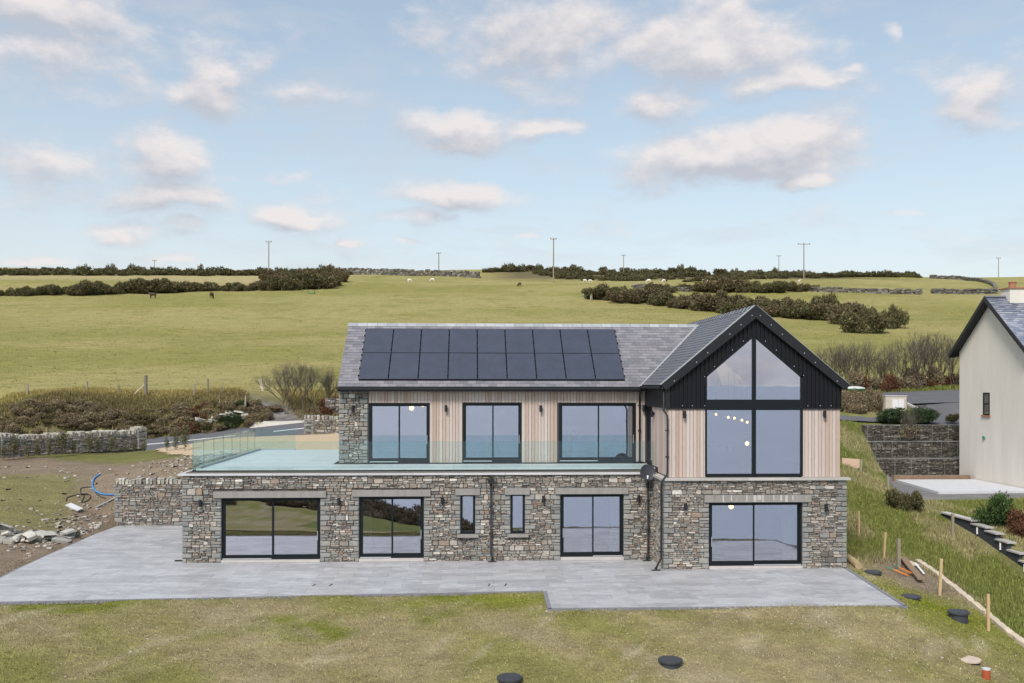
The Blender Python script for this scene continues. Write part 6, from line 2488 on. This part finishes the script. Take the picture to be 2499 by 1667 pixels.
SG, SU, SB, SBU = sheep_mesh(1, True, MAT['wool']), sheep_mesh(2, False, MAT['wool']), sheep_mesh(3, True, MAT['dark_wool']), sheep_mesh(4, False, MAT['dark_wool'])
for px, py, hp, me, rz, txt in ((1000, 690, 8, SG, .3, 'white grazing sheep left of the pair on the upper middle field'), (1055, 688, 9, SG, 2.8, 'white grazing sheep right of its neighbour on the upper middle field'),
                                (1427, 729, 12, SU, -1.3, 'white sheep standing left in the trio beside the hedgerow end'), (1443, 732, 13, SU, -1.6, 'white sheep facing down the field in the trio by the hedgerow'), (1451, 719, 10, SG, 3.0, 'white sheep highest of the trio by the hedgerow end'),
                                (1428, 689, 8, SG, .1, 'white sheep left of a close pair above the hedgerow end'), (1441, 690, 8, SG, .2, 'white sheep right of a close pair above the hedgerow end'), (1583, 690, 8, SG, 2.9, 'white sheep half hidden behind the brown thorn bush'),
                                (1620, 690, 9, SG, -2.6, 'white sheep alone above the short pale wall'), (1723, 691, 9, SU, 3.0, 'white sheep above the upper hedgerow in the middle'), (1951, 692, 10, SU, -1.4, 'white sheep facing forward above the right end of the upper hedgerow'),
                                (373, 729, 14, SBU, 3.1, 'dark brown sheep standing side on at the far left'), (517, 729, 15, SB, 1.5, 'dark brown sheep seen end on below the left hedge'), (1268, 699, 8, SB, 2.2, 'dark brown sheep alone in the middle of the field')):
    p = on_ground(px, py, 80, 500)
    D = p[1] - CAM[1]
    o = link('sheep', me)
    s_ = max(min(hp / F * D / 1.02, 1.5), .85)
    o.location = p
    o.scale = (s_,) * 3
    o.rotation_euler.z = rz
    tag(o, txt, 'sheep', 'sheep on the hill')
p = on_ground(760, 717, 80, 500)
t = thing('water_trough', 'small green water trough in the field below the gorse thicket', 'trough', tuple(p))
m = MB()
m.prism([(-.7, .55), (-.62, 0), (.62, 0), (.7, .55), (.6, .55), (.55, .1), (-.55, .1), (-.6, .55)], 'y', -.35, .35)
o = m.build('body', MAT['green_paint'], t)
o.matrix_parent_inverse = Matrix()

# manhole covers on the lawn
for px, py, r0, hh, mt, txt in ((2132, 1400, .28, .09, 'plastic_black', 'black round drain cover nearest the log at the patio corner'), (2224, 1460, .29, .09, 'plastic_black', 'black round drain cover just right of the front patio corner'),
                                (2340, 1512, .305, .26, 'plastic_black', 'tall black round chamber cover standing proud of the sloping lawn'), (2366, 1610, .29, .04, 'buff_cover', 'pale buff round cover lying flush in the lawn'),
                                (1637, 1620, .30, .12, 'plastic_black', 'black round chamber cover on the front lawn below the gable'), (1245, 1664, .30, .12, 'plastic_black', 'black round cover at the bottom edge of the front lawn')):
    p = on_ground(px, py, 18, 60)
    z = h1(p[0], p[1])
    t = thing('manhole_cover', txt, 'drain cover', (p[0], p[1], z), None)
    m = MB()
    m.lathe([(r0, hh - .05), (r0 + .015, hh - .05), (r0 + .015, hh), (r0 * .97, hh + .012), (.001, hh + .014)], (0, 0, 0), 32)
    o = m.build('lid', MAT[mt], t)
    o.matrix_parent_inverse = Matrix()
    m = MB()
    m.lathe([(r0 * .88, -.35), (r0 * .88, hh - .05), (r0 * .8, hh - .05)], (0, 0, 0), 28)
    o = m.build('riser', MAT['plastic_black'], t)
    o.matrix_parent_inverse = Matrix()
    for k in range(6):
        a = k * 1.047
        m = MB()
        m.box(-.02, .02, -.02, .02, hh + .01, hh + .022)
        o = m.build('bolt', MAT[mt], t)
        o.matrix_parent_inverse = Matrix()
        o.location = (r0 * .86 * math.cos(a), r0 * .86 * math.sin(a), 0)
p = on_ground(2408, 1655, 18, 60)
t = thing('drain_pipe_stub', 'short red brown pipe stub with a pale cap in the lawn', 'pipe', tuple(p))
m = MB()
m.lathe([(.10, -.2), (.10, .26), (.085, .26), (.085, .1)], (0, 0, 0), 18)
o = m.build('pipe', MAT['red_pipe'], t)
o.matrix_parent_inverse = Matrix()
m = MB()
m.lathe([(.105, .24), (.105, .275), (.001, .28)], (0, 0, 0), 18)
o = m.build('cap', MAT['concrete'], t)
o.matrix_parent_inverse = Matrix()

# stakes
for px, pt, pb, w_, mt, txt in ((2097, 1246, 1308, .07, 'new_wood', 'new pale wooden stake nearest the house wall'), (2158, 1297, 1362, .07, 'new_wood', 'new pale wooden stake in the long grass right of the house corner'),
                                (2194, 1312, 1388, .11, 'post', 'old dark post above the orange handled tools'), (2294, 1360, 1452, .08, 'new_wood', 'new pale stake standing by the timber edging'), (2413, 1447, 1538, .08, 'new_wood', 'new pale stake furthest down the timber edging'),
                                (2325, 1251, 1308, .10, 'post', 'dark fence post in front of the stepped wall'), (2168, 1160, 1194, .09, 'post', 'dark post at the left corner of the concrete pad'), (2237, 1195, 1248, .09, 'post', 'dark post beside the spiky gorse bush'),
                                (2101, 1120, 1152, .10, 'post', 'dark post at the right end of the plywood sheet')):
    p = on_ground(px, pb, 22, 75)
    D = p[1] - CAM[1]
    post('wooden_stake' if mt == 'new_wood' else 'fence_post', p[0], p[1], p[2], (pb - pt) / F * D, w_, MAT[mt], txt, cat='stake' if mt == 'new_wood' else 'fence post', lean=(rnd.uniform(-.04, .04), rnd.uniform(-.04, .05)))

# timber edging of rough sawn boards
pts = [on_ground(px, py, 20, 60) for px, py in ((2240, 1372), (2290, 1405), (2350, 1455), (2410, 1503), (2460, 1545), (2515, 1588))]
t = thing('timber_edging', 'rough pale timber edging between the lawn and the long grass', 'edging', tuple(pts[0]))
for a, b_ in zip(pts, pts[1:]):
    a, b_ = Vector(a), Vector(b_)
    d = (b_ - a)
    L = d.length
    d.normalize()
    m = MB()
    n = 8
    V, Fc = [], []
    side = Vector((d.y, -d.x, 0)).normalized()
    for i in range(n + 1):
        q = a + d * (L * i / n)
        w1, w2, hh = rnd.uniform(.09, .14), rnd.uniform(.07, .11), rnd.uniform(.11, .15)
        for (s, z) in ((-w1, -.1), (w2, -.1), (w2, hh), (-w1, hh * .9)):
            V.append(q + side * s + Vector((0, 0, z)))
        if i:
            k = 4 * i
            Fc += [(k - 4 + j, k - 4 + (j + 1) % 4, k + (j + 1) % 4, k + j) for j in range(4)]
    Fc += [(0, 1, 2, 3), (4 * n + 3, 4 * n + 2, 4 * n + 1, 4 * n)]
    m.add(V, Fc)
    m.build('edging_board', MAT['pale_wood'], t)

# log, planks, tools
a, b_ = on_ground(2071, 1368, 25, 60), on_ground(2097, 1389, 25, 60)
m = MB()
m.tube([(a[0], a[1], a[2] + .12), ((a[0] + b_[0]) / 2, (a[1] + b_[1]) / 2, (a[2] + b_[2]) / 2 + .13), (b_[0], b_[1], b_[2] + .12)], [.13, .14, .125], 12)
tag(m.build('log', MAT['log'], None), 'peeled log lying at the right corner of the house', 'log')


def plank(pa, pb, w, h, mat, name, label, cat, lift=.05):
    a, b = Vector(on_ground(*pa, 20, 60)), Vector(on_ground(*pb, 20, 60))
    d = b - a
    L = d.length
    d.normalize()
    s = Vector((d.y, -d.x, 0)).normalized() * w / 2
    m = MB()
    u = Vector((0, 0, 1))
    V = [p + t_ + u * z for p in (a, b) for (t_, z) in ((-s, lift), (s, lift), (s, lift + h), (-s, lift + h))]
    m.add(V, [(0, 1, 2, 3), (7, 6, 5, 4), (0, 4, 5, 1), (1, 5, 6, 2), (2, 6, 7, 3), (3, 7, 4, 0)])
    return tag(m.build(name, mat, None), label, cat)


plank((2203, 1370), (2248, 1424), .22, .06, MAT['brown_wood'], 'plank', 'curved weathered plank lying across the orange handled tools', 'plank', .14)
plank((2215, 1374), (2236, 1384), .30, .05, MAT['pale_wood'], 'plank', 'short pale board behind the weathered plank', 'plank')
plank((2234, 1380), (2255, 1405), .06, .04, MAT['white'], 'batten', 'thin white batten lying right of the weathered plank', 'batten', .08)
for k, (q0, q1, q2, txt) in enumerate((((2163, 1389), (2182, 1396), (2216, 1410), 'lower'), ((2183, 1387), (2196, 1393), (2226, 1407), 'upper'))):
    A, B, Cc = [Vector(on_ground(*q, 20, 60)) + Vector((0, 0, .10 + .03 * k)) for q in (q0, q1, q2)]
    t = thing('long_handled_tool', txt + ' of two long handled tools with orange shafts on the soil', 'garden tool', tuple(B))
    m = MB()
    m.tube([A, B], .022, 8)
    m.build('head', MAT['green_paint'], t)
    m = MB()
    m.tube([B, Cc], .028, 8)
    m.build('shaft', MAT['orange'], t)
a, b_ = at_y(2056, 1134, 10.0), at_y(2099, 1147, 10.0)
m = MB()
z0 = h1(22.6, 13)
m.prism([(a[0], -1.30), (b_[0], -1.42), (b_[0], -.68), (a[0], -.62)], 'y', 10.0, 10.04)
tag(m.build('plywood_sheet', MAT['ply'], None), 'pinkish plywood sheet leaning behind the right corner of the house', 'plywood sheet')

# kiosk beside the road
c = at_y(2187, 1006, 22.0)
t = thing('meter_kiosk', 'cream rendered meter kiosk with white double doors beside the road', 'kiosk', (c[0], 22.0, float(c[2])))
zt = float(at_y(2187, 966, 22)[2])
x0, x1 = float(at_y(2162, 990, 22)[0]), float(at_y(2213, 990, 22)[0])
zz0 = float(at_y(2187, 1010, 22)[2])
box('wall', x0, x1, 22.0, 22.5, zz0 - .6, zt, MAT['kiosk'], t)
box('cap', x0 - .03, x1 + .03, 21.97, 22.53, zt, zt + .05, MAT['concrete'], t)
dxa, dxb = float(at_y(2178, 990, 22)[0]), float(at_y(2206, 990, 22)[0])
dz0, dz1 = float(at_y(2187, 996, 22)[2]), float(at_y(2187, 974, 22)[2])
mid = (dxa + dxb) / 2
for q0, q1 in ((dxa, mid - .01), (mid + .01, dxb)):
    box('door', q0, q1, 21.955, 22.01, dz0, dz1, MAT['white'], t)
# kerbs by the drive
for (q0, q1, txt) in (((2076, 1020), (2120, 1037), 'pale kerb edging at the left of the drive'), ((2214, 984), (2247, 1000), 'pale kerb edging right of the meter kiosk')):
    A, B = [at_y(*q, yk) for q, yk in ((q0, 21.0), (q1, 19.3))]
    m = MB()
    m.tube([(A[0], A[1], A[2]), (B[0], B[1], B[2])], .09, 4)
    m.build('kerb', MAT['kerbstone'], kind='structure')
c = at_d(2087, 948, 65)
t = thing('upturned_boat', 'small green and white upturned boat among the roadside brambles', 'boat', (c[0], c[1], c[2]))
m = MB()
n = 10
V, Fc = [], []
for i in range(n + 1):
    u = -1 + 2 * i / n
    w_ = .45 * (1 - u * u) + .02
    for (s, z) in ((-1, 0), (-.7, .18), (0, .26), (.7, .18), (1, 0)):
        V.append((u * .95, s * w_, z * (1 - .6 * u * u)))
    if i:
        k = 5 * i
        Fc += [(k - 5 + j, k - 4 + j, k + 1 + j, k + j) for j in range(4)]
m.add(V, Fc)
t.scale = (.75, .75, .7)
o = m.build('hull', MAT['concrete'], t, True)
o.matrix_parent_inverse = Matrix()
m = MB()
m.tube([(-.95, 0, -.02), (-.5, -.34, -.02), (0, -.46, -.02), (.5, -.34, -.02), (.95, 0, -.02)], .05, 6)
o = m.build('gunwale', MAT['green_paint'], t)
o.matrix_parent_inverse = Matrix()

# pipes on the earth bank
def bank_pt(px, py, lift=.06):
    p = on_ground(px, py, 30, 60)
    return (p[0], p[1], p[2] + lift)


def catmull(P, n=8):
    P = [np.array(p) for p in P]
    P = [2 * P[0] - P[1]] + P + [2 * P[-1] - P[-2]]
    out = []
    for i in range(1, len(P) - 2):
        for k in range(n):
            t = k / n
            a, b, c, d = P[i - 1:i + 3]
            out.append(.5 * (2 * b + (c - a) * t + (2 * a - 5 * b + 4 * c - d) * t * t + (3 * b - a - 3 * c + d) * t ** 3))
    out.append(P[-2])
    return [tuple(p) for p in out]


t = thing('water_pipe', 'curved blue plastic water pipe lying on the earth bank', 'pipe', bank_pt(230, 1200))
m = MB()
m.tube(catmull([bank_pt(*q) for q in ((245, 1161), (231, 1171), (226, 1186), (231, 1199), (245, 1208), (262, 1211), (284, 1211))]), .036, 10)
m.build('pipe', MAT['blue_pipe'], t, True)
m = MB()
q = bank_pt(245, 1160)
m.lathe([(.042, -.03), (.042, .03)], q, 10)
m.build('end_cap', MAT['white'], t)
m = MB()
m.tube(catmull([bank_pt(*q) for q in ((234, 1243), (255, 1233), (272, 1224), (284, 1217))]), .04, 10)
tag(m.build('grey_pipe', MAT['grey_pipe'], None, True), 'grey plastic pipe beside the end of the retaining wall', 'pipe')
m = MB()
m.tube(catmull([bank_pt(*q, .04) for q in ((162, 1226), (166, 1217), (190, 1210), (212, 1208), (222, 1215), (214, 1225), (200, 1228), (206, 1214), (198, 1206), (200, 1194), (225, 1193), (240, 1211), (258, 1219))]), .02, 8)
tag(m.build('hose', MAT['black_hose'], None, True), 'loosely coiled black hose on the earth bank', 'hose')
c = bank_pt(182, 1243)
m = MB()
m.prism([(-.42, -.15), (.42, -.15), (.42, .15), (-.42, .15)], 'z', 0, .05)
o = m.build('offcut_slab', MAT['concrete'], None)
o.location = c
o.rotation_euler = (.25, .25, -.5)
tag(o, 'pale rectangular paving offcut lying on the earth slope', 'paving slab')
m = MB()
pz = at_y(440, 1368, -2.0)
m.box(-5.75, -5.45, -2.12, -2.06, PZ + .01, PZ + .05)
tag(m.build('door_stop_bar', MAT['black'], None), 'short black bar on the paving at the left house corner', 'bar')
